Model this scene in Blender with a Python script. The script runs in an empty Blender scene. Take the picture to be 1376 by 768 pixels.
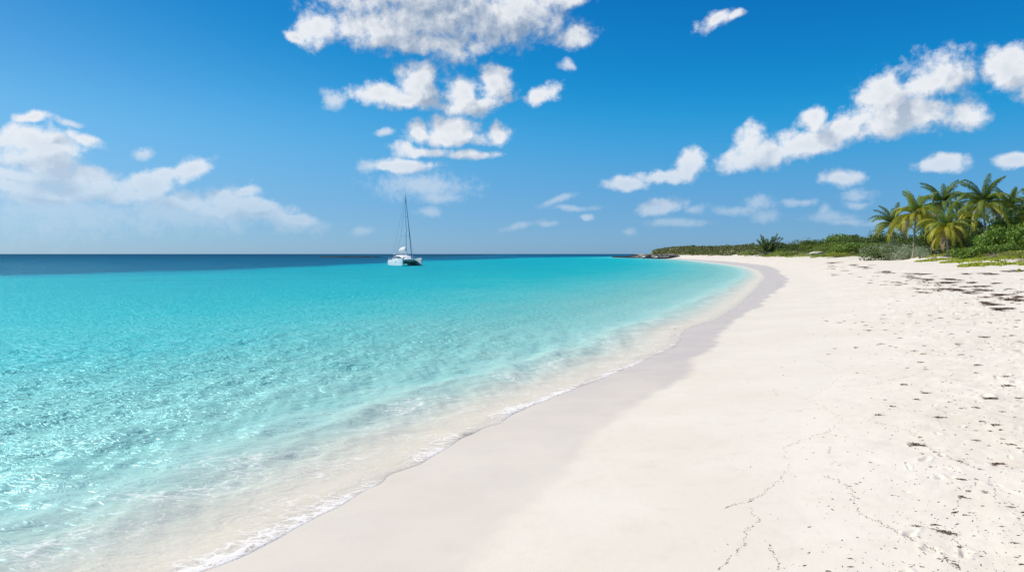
import bpy, math, random
import numpy as np
from mathutils import Vector, Matrix, Euler

SC = bpy.context.scene
COL = SC.collection
R = math.radians

# ------------------------------------------------------------------ camera
F_PX = 982.0                       # focal length in pixels of the 1376 px wide photograph
CAM_H = 3.0
PITCH = math.atan(43.0 / F_PX)
cam = bpy.data.cameras.new('camera')
cam.sensor_width = 36.0
cam.lens = 36.0 * F_PX / 1376.0
cam.clip_start = 0.1
cam.clip_end = 60000.0
camo = bpy.data.objects.new('camera', cam)
camo.location = (0, 0, CAM_H)
camo.rotation_euler = (math.pi / 2 - PITCH, 0, 0)
COL.objects.link(camo)
SC.camera = camo

# ------------------------------------------------------------------ sun, sky, exposure
SUN_AZ, SUN_EL = R(-72), R(50)     # azimuth from +Y, clockwise positive
SKY_STRENGTH = 0.10
SUN_STRENGTH = 5.0
SC.view_settings.view_transform = 'Standard'
SC.view_settings.look = 'None'
SC.view_settings.gamma = 1.0
SC.view_settings.exposure = 0.0
SC.render.film_transparent = False
SC.cycles.use_denoising = True
SC.cycles.max_bounces = 6
SC.cycles.diffuse_bounces = 2
SC.cycles.glossy_bounces = 3
SC.cycles.transmission_bounces = 4
SC.cycles.transparent_max_bounces = 8
SC.cycles.caustics_reflective = False
SC.cycles.caustics_refractive = False

sl = bpy.data.lights.new('sun', 'SUN')
sl.energy = SUN_STRENGTH
sl.angle = R(0.53)
sl.color = (1.0, 0.94, 0.82)
so = bpy.data.objects.new('sun', sl)
sun_dir = Vector((math.sin(SUN_AZ) * math.cos(SUN_EL), math.cos(SUN_AZ) * math.cos(SUN_EL), math.sin(SUN_EL)))
so.rotation_euler = sun_dir.to_track_quat('Z', 'Y').to_euler()
so.location = (0, 0, 60)
COL.objects.link(so)


def pix_dir(px, py):
    """direction through a pixel of the photograph"""
    c, s = math.cos(PITCH), math.sin(PITCH)
    x, up, f = (px - 688.0), -(py - 384.0), F_PX
    d = Vector((x, f * c + up * s, up * c - f * s))
    return d / F_PX


# node helper ---------------------------------------------------------------
class NT:
    def __init__(self, tree):
        self.t = tree

    def n(self, typ, **kw):
        nd = self.t.nodes.new(typ)
        for k, v in kw.items():
            setattr(nd, k, v)
        return nd

    def link(self, a, b):
        self.t.links.new(a, b)

    def put(self, sock, v):
        if hasattr(v, 'is_output') or isinstance(v, bpy.types.NodeSocket):
            self.t.links.new(v, sock)
        elif v is not None:
            sock.default_value = v

    def math(self, op, a, b=None, c=None, clamp=False):
        nd = self.n('ShaderNodeMath', operation=op)
        nd.use_clamp = clamp
        self.put(nd.inputs[0], a)
        if b is not None: self.put(nd.inputs[1], b)
        if c is not None: self.put(nd.inputs[2], c)
        return nd.outputs[0]

    def vmath(self, op, a, b=None, scale=None):
        nd = self.n('ShaderNodeVectorMath', operation=op)
        self.put(nd.inputs[0], a)
        if b is not None: self.put(nd.inputs[1], b)
        if scale is not None: self.put(nd.inputs['Scale'], scale)
        return nd.outputs['Value'] if op in ('LENGTH', 'DOT_PRODUCT', 'DISTANCE') else nd.outputs[0]

    def noise(self, vec, scale, detail=3.0, rough=0.5, dist=0.0, out=0, lac=2.0):
        nd = self.n('ShaderNodeTexNoise')
        self.put(nd.inputs['Vector'], vec)
        self.put(nd.inputs['Scale'], scale)
        nd.inputs['Detail'].default_value = detail
        nd.inputs['Roughness'].default_value = rough
        nd.inputs['Distortion'].default_value = dist
        nd.inputs['Lacunarity'].default_value = lac
        return nd.outputs[out]

    def maprange(self, v, a, b, c=0.0, d=1.0, smooth=True):
        nd = self.n('ShaderNodeMapRange')
        nd.interpolation_type = 'SMOOTHSTEP' if smooth else 'LINEAR'
        self.put(nd.inputs['Value'], v)
        self.put(nd.inputs['From Min'], a); self.put(nd.inputs['From Max'], b)
        self.put(nd.inputs['To Min'], c); self.put(nd.inputs['To Max'], d)
        return nd.outputs[0]

    def mix(self, f, a, b):
        nd = self.n('ShaderNodeMix', data_type='RGBA')
        self.put(nd.inputs[0], f)
        for i, v in ((6, a), (7, b)):
            if isinstance(v, (tuple, list)) and len(v) == 3: v = (*v, 1)
            self.put(nd.inputs[i], v)
        return nd.outputs[2]

    def ramp(self, f, stops, interp='LINEAR'):
        nd = self.n('ShaderNodeValToRGB')
        nd.color_ramp.interpolation = interp
        e = nd.color_ramp.elements
        while len(e) < len(stops): e.new(0.5)
        for el, (p, c) in zip(e, stops):
            el.position = p
            el.color = (*c, 1) if len(c) == 3 else c
        self.put(nd.inputs[0], f)
        return nd.outputs[0]

    def attr(self, name, out='Fac'):
        nd = self.n('ShaderNodeAttribute', attribute_name=name)
        return nd.outputs[out]


# ------------------------------------------------------------------ world
world = bpy.data.worlds.new('World')
SC.world = world
world.use_nodes = True
world.cycles.sampling_method = 'MANUAL'
world.cycles.sample_map_resolution = 256
W = NT(world.node_tree)
bg = world.node_tree.nodes['Background']
bg.inputs['Strength'].default_value = SKY_STRENGTH
sky = W.n('ShaderNodeTexSky', sky_type='NISHITA')
sky.sun_disc = False
sky.sun_elevation = SUN_EL
sky.sun_rotation = SUN_AZ
sky.altitude = 0
sky.air_density = 0.5
sky.dust_density = 0.3
sky.ozone_density = 3.0

# strong cumulus: (x, y, rx, ry, tilt deg) in the photograph's pixels, turned into sky angles
CL = [
 (600, 20, 130, 46, 0), (505, 44, 66, 26, -6), (428, 42, 34, 20, 30), (396, 54, 18, 9, 0), (690, 20, 66, 40, 0),
 (600, 60, 70, 16, 0), (745, -4, 44, 16, 0), (560, -10, 120, 34, 0),
 (771, 52, 23, 15, 20), 
 (505, 124, 32, 11, 0), (560, 112, 26, 24, 0), (545, 132, 44, 14, 0), (622, 122, 24, 22, 0), (662, 116, 26, 22, 0),
 (640, 140, 40, 12, 0), (728, 127, 26, 13, 30),
 (605, 183, 56, 12, 0), (560, 176, 14, 14, 0), (612, 170, 32, 14, 0), (668, 178, 15, 14, 0), (632, 206, 40, 7, 0),
 (565, 202, 34, 8, 0), (550, 220, 40, 8, 0), (515, 221, 9, 5, 0),
 (50, 196, 66, 20, 0), (112, 186, 22, 11, -12), (10, 186, 26, 16, 0), (262, 226, 26, 12, 32), (225, 236, 18, 8, 10), 
 (44, 158, 20, 6, 0), (300, 266, 32, 15, 10), (345, 280, 44, 13, -12), (395, 294, 34, 7, -8), (20, 234, 60, 12, 0), (110, 240, 56, 14, -5),
 (165, 262, 46, 12, 0), (60, 222, 50, 12, 0), (15, 250, 60, 16, 0), (200, 250, 30, 14, 0), (60, 262, 90, 10, 0), (30, 215, 50, 18, 0), (130, 255, 60, 14, 0), (330, 262, 24, 8, 0), (305, 285, 40, 10, 0), (245, 272, 40, 13, 0),
 (845, 249, 30, 8, 0), (890, 236, 34, 10, 12), (925, 222, 24, 16, 20), (1004, 194, 24, 20, 0), (1020, 208, 50, 16, 8),
 (1085, 194, 52, 15, 6), (1092, 158, 22, 15, 0), (1132, 176, 34, 15, 8), (1192, 126, 32, 34, 0), (1250, 108, 42, 32, 12),
 (1225, 154, 78, 22, 4), (1302, 150, 28, 16, 0),
 (1366, 92, 28, 30, 20), (1395, 118, 28, 28, 0),
 (1130, 238, 30, 12, 6), (1258, 222, 33, 12, 0), (1360, 213, 22, 9, 0), (964, 26, 24, 12, 25), (988, 18, 12, 7, 20),
 (886, 279, 28, 10, 14), (788, 291, 10, 5, 0),
]
CF = [  # thin or hazy ones
 (448, 130, 16, 11, 0), (193, 208, 14, 8, 0), (497, 222, 12, 8, 0),
 (568, 250, 58, 17, 0), (590, 268, 30, 7, 0), (575, 286, 17, 6, 0), (488, 311, 15, 6, 0), (80, 285, 140, 34, 0), (235, 290, 120, 22, 0),
 (390, 300, 46, 10, -8), (92, 162, 18, 4, 0), (700, 303, 28, 4, 10), (735, 301, 14, 3, 0), (845, 311, 10, 4, 0),
 (932, 281, 16, 6, 0), (1018, 272, 18, 9, 0), (1028, 288, 16, 8, 0), (1155, 262, 20, 8, 0), (1155, 274, 18, 5, 0), (1115, 292, 34, 7, 0),
 (1140, 298, 26, 5, 0), (748, 268, 24, 5, 20), (985, 282, 36, 6, 0), (1075, 270, 24, 5, 0), (516, 180, 10, 5, 0), (762, 88, 8, 6, 0), (770, 280, 30, 4, 0),
 (1108, 282, 8, 9, 0), (905, 300, 40, 5, 0), (1180, 300, 30, 5, 0),
]


def sky_angles(px, py):
    d = pix_dir(px, py)
    return math.atan2(d.x, d.y), d.z / math.hypot(d.x, d.y)


def cloud_group(name, lst):
    g = bpy.data.node_groups.new(name, 'ShaderNodeTree')
    g.interface.new_socket('P', in_out='INPUT', socket_type='NodeSocketVector')
    g.interface.new_socket('F', in_out='OUTPUT', socket_type='NodeSocketFloat')
    gi = g.nodes.new('NodeGroupInput'); go = g.nodes.new('NodeGroupOutput')
    G = NT(g)
    cur = None
    vec = gi.outputs[0]
    for i, (x, y, rx, ry, tilt) in enumerate(lst):
        if i and i % 6 == 0:      # chain the chunks so that the shader compiler evaluates them one after another
            ma = G.n('ShaderNodeVectorMath', operation='MULTIPLY_ADD')
            G.link(cur, ma.inputs[0]); ma.inputs[1].default_value = (1e-7, 1e-7, 0)
            G.link(gi.outputs[0], ma.inputs[2])
            vec = ma.outputs[0]
        u, v = sky_angles(x, y)
        u0, _ = sky_angles(x - rx, y); u1, _ = sky_angles(x + rx, y)
        _, v0 = sky_angles(x, y + ry); _, v1 = sky_angles(x, y - ry)
        mp = G.n('ShaderNodeMapping', vector_type='TEXTURE')
        mp.inputs['Location'].default_value = (u, v, 0)
        mp.inputs['Rotation'].default_value = (0, 0, R(tilt))
        mp.inputs['Scale'].default_value = (max((u1 - u0) / 2, .004) * 1.12, max((v1 - v0) / 2, .003) * 1.15, 1)
        G.link(vec, mp.inputs['Vector'])
        ln = G.vmath('LENGTH', mp.outputs[0])
        cur = ln if cur is None else G.math('SMOOTH_MIN', cur, ln, 0.35)
    f = G.math('MULTIPLY', G.math('SUBTRACT', 1.0, cur), 2.1)
    G.link(f, go.inputs[0])
    return g


tc = W.n('ShaderNodeTexCoord')
sep = W.n('ShaderNodeSeparateXYZ')
W.link(tc.outputs['Generated'], sep.inputs[0])
hx, hy, hz = sep.outputs
az = W.math('ARCTAN2', hx, hy)
hyp = W.math('SQRT', W.math('ADD', W.math('MULTIPLY', hx, hx), W.math('MULTIPLY', hy, hy)))
te = W.math('DIVIDE', hz, W.math('MAXIMUM', hyp, 0.02))
cmb = W.n('ShaderNodeCombineXYZ')
W.link(az, cmb.inputs[0]); W.link(te, cmb.inputs[1])
P0 = cmb.outputs[0]
fine = W.maprange(te, 0.02, 0.30, 0.35, 1.0)


def cloud_value(P, group, q):
    w1 = W.noise(P, 20, 2, 0.5, out=1)
    wv = W.vmath('SCALE', W.vmath('SUBTRACT', w1, (0.5, 0.5, 0.5)), scale=W.math('MULTIPLY', fine, 0.042))
    Pw = W.vmath('ADD', P, wv)
    gn = W.n('ShaderNodeGroup'); gn.node_tree = group
    W.link(Pw, gn.inputs[0])
    a = W.noise(P, 15 * q, 6, 0.60 + .05 * (q > 1), 0.0)
    vo = W.n('ShaderNodeTexVoronoi', feature='F1')
    vo.inputs['Scale'].default_value = 26 * q; vo.inputs['Detail'].default_value = 4.0
    vo.inputs['Roughness'].default_value = .62; vo.inputs['Lacunarity'].default_value = 2.3
    vo.normalize = True
    W.link(W.vmath('ADD', P, W.vmath('SCALE', W.vmath('SUBTRACT', w1, (0.5, 0.5, 0.5)), scale=.02)), vo.inputs['Vector'])
    puff = W.math('ADD', W.math('MULTIPLY', W.math('SUBTRACT', a, .48), 3.7), W.math('MULTIPLY', W.math('SUBTRACT', .36, vo.outputs['Distance']), 3.6))
    if q == 1:          # finer crumbling at the edges
        puff = W.math('ADD', puff, W.math('MULTIPLY', W.math('SUBTRACT', W.noise(P, 75, 4, .58), .5), 1.6))
    return W.math('ADD', gn.outputs[0], puff), gn.outputs[0], puff


gA = cloud_group('cumulus_field', CL)
gB = cloud_group('thin_cloud_field', CF)
FA, gn1, pf1 = cloud_value(P0, gA, 1)
off = W.vmath('ADD', P0, (-0.020, 0.027, 0))
_, gn2, _p = cloud_value(off, gA, 1)
off2 = W.vmath('ADD', P0, (-0.007, 0.009, 0))
_, _g, pf2 = cloud_value(off2, gB, 1)
FB = cloud_value(P0, gB, 2.7)[0]
alphaA = W.maprange(FA, -0.25, 1.45, 0, 1)
relief = W.math('ADD', W.math('MULTIPLY', W.math('SUBTRACT', gn2, gn1), 0.85), W.math('MULTIPLY', W.math('SUBTRACT', pf2, pf1), .85))
shade = W.maprange(relief, -0.95, 1.0, 0.0, 1.0, smooth=False)
core = W.maprange(FA, 0.8, 3.0, 0.0, 0.9)
lowf = W.maprange(te, .09, .26, .5, 1.0)
grey = W.math('ADD', W.math('MULTIPLY', shade, 0.95), W.math('MULTIPLY', core, W.math('ADD', shade, .3)), clamp=True)
grey = W.math('MULTIPLY', grey, lowf)
K = 1.0 / SKY_STRENGTH
ccol = W.mix(grey, (0.88 * K, 0.90 * K, 0.93 * K), (0.27 * K, 0.37 * K, 0.52 * K))
alphaB = W.math('MULTIPLY', W.maprange(FB, -0.5, 2.2, 0, 1), 0.80)
# sky colour: a clear maritime blue, graded per channel
rgb = W.n('ShaderNodeSeparateColor'); W.link(sky.outputs[0], rgb.inputs[0])
hzn = W.maprange(te, -0.01, 0.20, 1.0, 0.0)
midw = W.maprange(te, 0.10, 0.42, 1.15, 0.0)
def dim(v, k): return W.math('MULTIPLY', v, W.math('SUBTRACT', 1.0, W.math('MULTIPLY', hzn, k)))
rd = W.math('SUBTRACT', rgb.outputs[0], 1.30)
gr = W.math('MULTIPLY', W.math('ADD', rd, W.math('SQRT', W.math('ADD', W.math('MULTIPLY', rd, rd), .05))), .92)
gg = W.math('MULTIPLY', rgb.outputs[1], W.math('ADD', 1.10, W.math('MULTIPLY', midw, .30)))
gb = W.math('MULTIPLY', W.math('POWER', W.math('MULTIPLY', rgb.outputs[2], .1), .59), W.math('ADD', 10.4, W.math('MULTIPLY', midw, .95)))
cc = W.n('ShaderNodeCombineColor')
W.link(dim(gr, .60), cc.inputs[0]); W.link(dim(gg, .47), cc.inputs[1]); W.link(dim(gb, .28), cc.inputs[2])
skyo = cc.outputs[0]
c1 = W.mix(alphaB, skyo, (0.74 * K, 0.80 * K, 0.88 * K))
c2 = W.mix(W.math('MULTIPLY', alphaA, 0.97), c1, ccol)
# low air fades clouds near the horizon
hazef = W.math('MULTIPLY', W.maprange(te, 0.0, 0.17, 0.72, 0.0), 1.0)
c3 = W.mix(hazef, c2, skyo)
W.link(c3, bg.inputs['Color'])


# ------------------------------------------------------------------ numpy helpers
def _hash(ix, iy, seed):
    h = (ix.astype(np.int64) * 374761393 + iy.astype(np.int64) * 668265263 + seed * 1442695041) & 0xffffffff
    h = ((h ^ (h >> 13)) * 1274126177) & 0xffffffff
    return ((h ^ (h >> 16)) & 0xffff) / 65535.0


def vnoise(x, y, seed=0):
    ix, iy = np.floor(x), np.floor(y)
    fx, fy = x - ix, y - iy
    fx = fx * fx * (3 - 2 * fx); fy = fy * fy * (3 - 2 * fy)
    a = _hash(ix, iy, seed); b = _hash(ix + 1, iy, seed)
    c = _hash(ix, iy + 1, seed); d = _hash(ix + 1, iy + 1, seed)
    return (a * (1 - fx) + b * fx) * (1 - fy) + (c * (1 - fx) + d * fx) * fy - 0.5


def fbm(x, y, seed=0, oct=4, gain=0.5):
    s, a = 0, 1.0
    for i in range(oct):
        s = s + a * vnoise(x * 2 ** i + 17.3 * i, y * 2 ** i - 9.1 * i, seed + i)
        a *= gain
    return s


def smooth(x, a, b):
    t = np.clip((x - a) / (b - a), 0, 1)
    return t * t * (3 - 2 * t)


# ------------------------------------------------------------------ shoreline in plan, from the photograph
def plane_pts(lst, z):
    out = []
    for px, py in lst:
        d = pix_dir(px, py)
        t = (z - CAM_H) / d.z
        out.append((d.x * t, d.y * t))
    return sorted(out, key=lambda p: p[1])


shore_px = [(268, 768), (331, 742), (408, 703), (464, 675), (490, 658), (514, 647), (522, 636), (560, 624), (594, 608), (622, 587),
            (648, 573), (669, 568), (690, 555), (717, 544), (757, 529), (807, 509), (854, 489), (909, 465), (919, 444), (964, 428),
            (988, 414), (1006, 399), (1022, 383), (1030, 371), (1022, 363), (1003, 357.7), (952, 351.8), (921, 348.6), (905, 348)]
wet_px = [(640, 768), (690, 700), (740, 640), (791, 583), (830, 560), (862, 532), (917, 501), (938, 487), (945, 470), (966, 454),
          (982, 436), (995, 422), (1026, 406), (1030, 399), (1060, 379), (1050, 367), (1038, 359.6), (1011, 355), (972, 351.2), (940, 349)]
sp = plane_pts(shore_px, 0.02)
sp = [(-220., -160.), (-75., -60.), (-30., -25.), (-10., -5.), (-5.2, 2.0)] + sp + [(97., 500.), (93., 545.), (92., 590.), (101., 640.), (150., 700.), (420., 900.), (3000., 2500.), (30000., 30000.)]
wp = plane_pts(wet_px, 0.18)
_tt = np.linspace(math.log(5.0), math.log(30300.0), 9000)
_ty = np.exp(_tt) - 0.0
_Y = _ty - 165.0


def table(pts, k, fill=None):
    xs = np.array([p[0] for p in pts]); ys = np.array([p[1] for p in pts])
    return xs, ys


SX = np.array([p[0] for p in sp]); SY = np.array([p[1] for p in sp])
WX = np.array([p[0] for p in wp]); WY = np.array([p[1] for p in wp])
# dense table over Y, spaced evenly in a log-like parameter anchored near the camera
par = np.linspace(-6.2, 10.4, 12000)
TY = np.sinh(par) * 1.5 + 4.0


def ksmooth(v, n):
    k = np.hanning(n + 2)[1:-1]; k /= k.sum()
    return np.convolve(np.pad(v, n // 2, mode='edge'), k, mode='same')[n // 2: n // 2 + len(v)]


TS = ksmooth(np.interp(TY, SY, SX), 41)
TS = TS + 0.10 * fbm(TY * 1.1, TY * 0 + 3.3, 5, 3) * smooth(TY, -5, 3) * (1 - smooth(TY, 300, 600)) * np.clip(1 + TY * .012, 1, 3)
TSs = ksmooth(np.interp(TY, SY, SX), 701)
slope = np.clip(np.gradient(TSs, TY), -2.5, 2.5)
TC = ksmooth(1 / np.sqrt(1 + slope ** 2), 401)
TW = ksmooth(np.interp(TY, WY, WX - np.interp(WY, TY, TS)), 31)     # width of the wet band along X


def sdist(x, y):
    return (x - np.interp(y, TY, TS)) * np.interp(y, TY, TC)


def wetdist(x, y):
    w = np.interp(y, TY, TS) + np.interp(y, TY, TW)
    w = w + 0.35 * fbm(y * 0.55, x * 0.12, 77, 3) * np.clip(1 + y * .015, 1, 3)
    return (w - x) * np.interp(y, TY, TC)


DEEP_X = np.array([-30000, -400, -150, -69, -57, -50, -45.5, -38, 7, 139, 300, 900, 30000.])
DEEP_Y = np.array([60, 60, 75, 98, 118, 140, 190, 300, 560, 842, 1100, 1500, 30000.])


def deepdist(x, y):
    b = np.interp(x, DEEP_X, DEEP_Y)
    g = (np.interp(x + 3, DEEP_X, DEEP_Y) - np.interp(x - 3, DEEP_X, DEEP_Y)) / 6
    return (y - b) / np.sqrt(1 + g * g)


def depth_of(x, y, sd):
    o = np.maximum(-sd, 0)
    d = 0.070 * np.minimum(o, 3.5) + 2.7 * (1 - np.exp(-(o / 27.0) ** 1.35))
    d = d * (1 + 0.10 * fbm(x * 0.06, y * 0.06, 11, 3)) + 0.05 * fbm(x * .25, y * .25, 15, 3) * smooth(o, 2, 9)
    dd = deepdist(x, y) + 16 * fbm(x * .012, y * .02, 21, 3)
    deep = 2.6 * smooth(dd, -14, 24) + 9 * smooth(dd, 60, 900) + 20 * smooth(dd, 500, 6000)
    return np.maximum(d, 0) + deep * smooth(o, 5, 60)


# footprints: shallow trodden dimples on the upper beach
rng = np.random.RandomState(4)
FOOT = []
for _ in range(1700):
    y = 3.5 + 38 * rng.rand() ** 1.25
    smin = min(5.0 + .24 * (y - 4), 9.0)
    s = smin + 13 * rng.rand() ** (1.0 if y > 12 else .8)
    k = .62 if y < 12 else 1.0
    FOOT.append((y, s, rng.normal(1.2, .6), k * rng.uniform(.07, .16), k * rng.uniform(.014, .055)))
_prof_s = np.array([-1, 0, 2, 5, 8, 12, 18, 24, 28, 34, 42, 55, 75, 100, 150, 400, 4000.])
_prof_z = np.array([-.05, 0, .10, .33, .65, 1.08, 1.60, 1.92, 2.25, 3.1, 4.1, 5.4, 6.3, 6.5, 5.0, 3.0, 3.0])


def head_f(y):
    return 1 + 1.1 * smooth(y, 360, 520)


def land_height(x, y, sd):
    s = sd * head_f(y)
    z = np.interp(s, _prof_s, _prof_z)
    z = z + 0.030 * fbm(x * .35, y * .35, 31, 3) * smooth(s, 1, 7)
    z = z + 0.10 * fbm(x * .16, y * .16, 33, 3) * smooth(s, 12, 26)
    rough = smooth(s, 4.3, 8) * (1 - .5 * smooth(s, 20, 30))
    z = z + 0.036 * fbm(x * 2.3, y * 2.3, 41, 3, .55) * rough
    z = z + 1.7 * fbm(x * .035, y * .035, 51, 3) * smooth(s, 29, 44)
    z = z + 1.7 * fbm(x * .11, y * .11, 53, 3) * smooth(s, 21, 29) * (1 - .5 * smooth(y, 300, 420))
    z = z + 1.3 * np.exp(-((x - 84) / 26) ** 2 - ((y - 122) / 26) ** 2) * smooth(s, 27, 34)
    return z


def base_height(x, y):
    sd = sdist(x, y)
    return np.where(sd < 0, -depth_of(x, y, sd), land_height(x, y, sd))


def height(x, y):
    x = np.asarray(x, float); y = np.asarray(y, float)
    z = base_height(x, y)
    near = (y > 1) & (y < 46) & (x > -5) & (x < 50)
    if near.any():
        xn, yn = x[near], y[near]
        wu = .09 * fbm(xn * 5.3, yn * 5.3, 301, 3); wv = .09 * fbm(xn * 5.3, yn * 5.3, 305, 3)
        xn, yn = xn + wu, yn + wv; dz = np.zeros_like(xn)
        order = np.argsort(yn); ys = yn[order]
        for (fy, fs, a, r, dep) in FOOT:
            fx = np.interp(fy, TY, TS) + fs / np.interp(fy, TY, TC)
            i0, i1 = np.searchsorted(ys, [fy - 3 * r, fy + 3 * r])
            if i1 <= i0: continue
            idx = order[i0:i1]
            m = np.abs(xn[idx] - fx) < 3 * r
            idx = idx[m]
            if len(idx) == 0: continue
            ddx, ddy = xn[idx] - fx, yn[idx] - fy
            u = (ddx * math.cos(a) + ddy * math.sin(a)) / r
            v = (-ddx * math.sin(a) + ddy * math.cos(a)) / (r * .5)
            q = u * u + v * v
            dz[idx] += dep * (-np.exp(-q * 1.3) + .28 * np.exp(-(np.sqrt(q) - 1.5) ** 2 * 4))
        z = z.copy(); z[near] += dz
    return z


_gs = np.geomspace(3, 900, 420)


def ground(px, py):
    """where the ray through a pixel meets the land"""
    d = pix_dir(px, py)
    ts = _gs
    for _ in range(2):
        xs, ys, zs = d.x * ts, d.y * ts, CAM_H + d.z * ts
        h = np.maximum(base_height(xs, ys), 0.0)
        hit = zs < h
        k = int(np.argmax(hit)) if hit.any() else len(ts) - 1
        k = max(k, 1)
        ts = np.linspace(ts[k - 1], ts[k], 24)
    return Vector((xs[k], ys[k], h[k]))


def y_for(px, sd_want, y0=20.0):
    """distance at which the bearing of a pixel column is sd_want metres behind the shoreline"""
    ys = np.linspace(y0, 700, 3400)
    d = sdist((px - 688) / F_PX * ys, ys) * head_f(ys)
    return float(ys[np.argmax(d > sd_want)])


def at(px, py, Y):
    d = pix_dir(px, py)
    t = Y / d.y
    return Vector((d.x * t, Y, CAM_H + d.z * t))


_F = np.array(FOOT)
_FX = np.interp(_F[:, 0], TY, TS) + _F[:, 1] / np.interp(_F[:, 0], TY, TC)


def hz(x, y):
    z = float(base_height(np.array([x]), np.array([y]))[0])
    if 1 < y < 46:
        m = (np.abs(_F[:, 0] - y) < .6) & (np.abs(_FX - x) < .6)
        for (fy, fs, a, r, dep), fx in zip(_F[m], _FX[m]):
            u = ((x - fx) * math.cos(a) + (y - fy) * math.sin(a)) / r
            v = (-(x - fx) * math.sin(a) + (y - fy) * math.cos(a)) / (r * .5)
            q = u * u + v * v
            z += dep * (-math.exp(-q * 1.3) + .28 * math.exp(-(math.sqrt(q) - 1.5) ** 2 * 4))
    return z


# ------------------------------------------------------------------ mesh helpers
def np_mesh(name, co, faces, mat, smooth_=True, attrs=None):
    me = bpy.data.meshes.new(name)
    nv, (nf, k) = len(co), faces.shape
    me.vertices.add(nv); me.vertices.foreach_set('co', co.astype(np.float32).ravel())
    me.loops.add(nf * k); me.loops.foreach_set('vertex_index', faces.astype(np.int32).ravel())
    me.polygons.add(nf)
    me.polygons.foreach_set('loop_start', np.arange(0, nf * k, k, dtype=np.int32))
    me.polygons.foreach_set('loop_total', np.full(nf, k, dtype=np.int32))
    me.polygons.foreach_set('use_smooth', np.full(nf, smooth_, dtype=bool))
    me.update(calc_edges=True)
    for an, av in (attrs or {}).items():
        a = me.attributes.new(an, 'FLOAT', 'POINT')
        a.data.foreach_set('value', av.astype(np.float32))
    if mat: me.materials.append(mat)
    return me


def link(name, me, parent=None):
    o = bpy.data.objects.new(name, me)
    COL.objects.link(o)
    if parent: o.parent = parent
    return o


def tag(o, label=None, cat=None, group=None, kind=None):
    if label: o['label'] = label
    if cat: o['category'] = cat
    if group: o['group'] = group
    if kind: o['kind'] = kind
    return o


def empty(name, loc, rz=0.0, scale=1.0):
    o = bpy.data.objects.new(name, None)
    o.location = loc; o.rotation_euler = (0, 0, rz); o.scale = (scale,) * 3
    o.empty_display_size = .3
    COL.objects.link(o)
    return o


def copy_tree(o, parent=None):
    c = o.copy(); COL.objects.link(c); c.parent = parent
    for ch in list(o.children):
        copy_tree(ch, c)
    return c


def principled(name, color=(.5, .5, .5), rough=.6, spec=.5, metal=0.0):
    m = bpy.data.materials.new(name); m.use_nodes = True
    b = m.node_tree.nodes['Principled BSDF']
    b.inputs['Base Color'].default_value = (*color, 1)
    b.inputs['Roughness'].default_value = rough
    b.inputs['Specular IOR Level'].default_value = spec
    b.inputs['Metallic'].default_value = metal
    return m, NT(m.node_tree), b


# ------------------------------------------------------------------ the ground and sea sheets
def polar_grid():
    a_f = np.arange(-43, 43.001, 0.062)
    a_c = np.arange(43 + 2.5, 360 - 43 - 1, 2.5)
    ang = np.radians(np.concatenate([a_f, a_c]))
    r = [0.6]
    while r[-1] < 28000:
        q = r[-1]
        k = .05 if q < 4.5 else min(max(q / 3300.0, 0.0032), 0.018)
        r.append(q * (1 + k))
    r = np.array(r)
    return ang, r


ang, rad = polar_grid()
NA, NR = len(ang), len(rad)
AA, RR = np.meshgrid(ang, rad)
GX = (RR * np.sin(AA)).ravel(); GY = (RR * np.cos(AA)).ravel()
ii, jj = np.meshgrid(np.arange(NR - 1), np.arange(NA), indexing='ij')
j2 = (jj + 1) % NA
QUADS = np.stack([ii * NA + jj, ii * NA + j2, (ii + 1) * NA + j2, (ii + 1) * NA + jj], -1).reshape(-1, 4)[:, ::-1]
SD = sdist(GX, GY)
GZ = height(GX, GY)
WETD = wetdist(GX, GY)
DEPTH = depth_of(GX, GY, SD)

# --- sand material
m_sand, S, sb = principled('white_sand', (.8, .76, .7), .9, .2)
geo = S.n('ShaderNodeNewGeometry'); pos = geo.outputs['Position']
sda = S.attr('shore'); wda = S.attr('wet'); sva = S.attr('inland')
big = S.noise(pos, 0.35, 4, .55)
med = S.noise(pos, 3.0, 4, .6)
grain = S.noise(pos, 160, 2, .7)
dry = S.mix(S.maprange(big, .35, .68), (0.665, 0.608, 0.505), (0.705, 0.648, 0.55))
dry = S.mix(S.math('MULTIPLY', S.maprange(med, .48, .75), .35), dry, (0.60, 0.53, 0.44))
tan_ = S.noise(pos, .9, 6, .7)
up = S.maprange(sda, 5, 9)
dry = S.mix(S.math('MULTIPLY', S.math('MULTIPLY', S.maprange(tan_, .55, .70), up), .75), dry, (0.60, 0.47, 0.35))
dry = S.mix(S.math('MULTIPLY', S.maprange(grain, .55, .8), .22), dry, (0.42, .36, .30))
wetm = S.maprange(S.math('ADD', wda, S.math('MULTIPLY', S.math('SUBTRACT', S.noise(pos, 1.4, 4, .55), .5), 0.5)), -0.12, 0.22)
py_ = S.n('ShaderNodeSeparateXYZ'); S.link(pos, py_.inputs[0])
soft = S.maprange(py_.outputs[1], 9, 22, .45, 1.0)
wetm = S.math('MULTIPLY', wetm, soft)
wetc = S.mix(S.maprange(S.noise(pos, .9, 3), .4, .6), (0.56, 0.495, 0.43), (0.60, 0.53, 0.45))
scol = S.mix(wetm, dry, wetc)
scol = S.mix(S.maprange(sda, -.7, -.05, 1, 0), scol, (.86, .75, .60))
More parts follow.
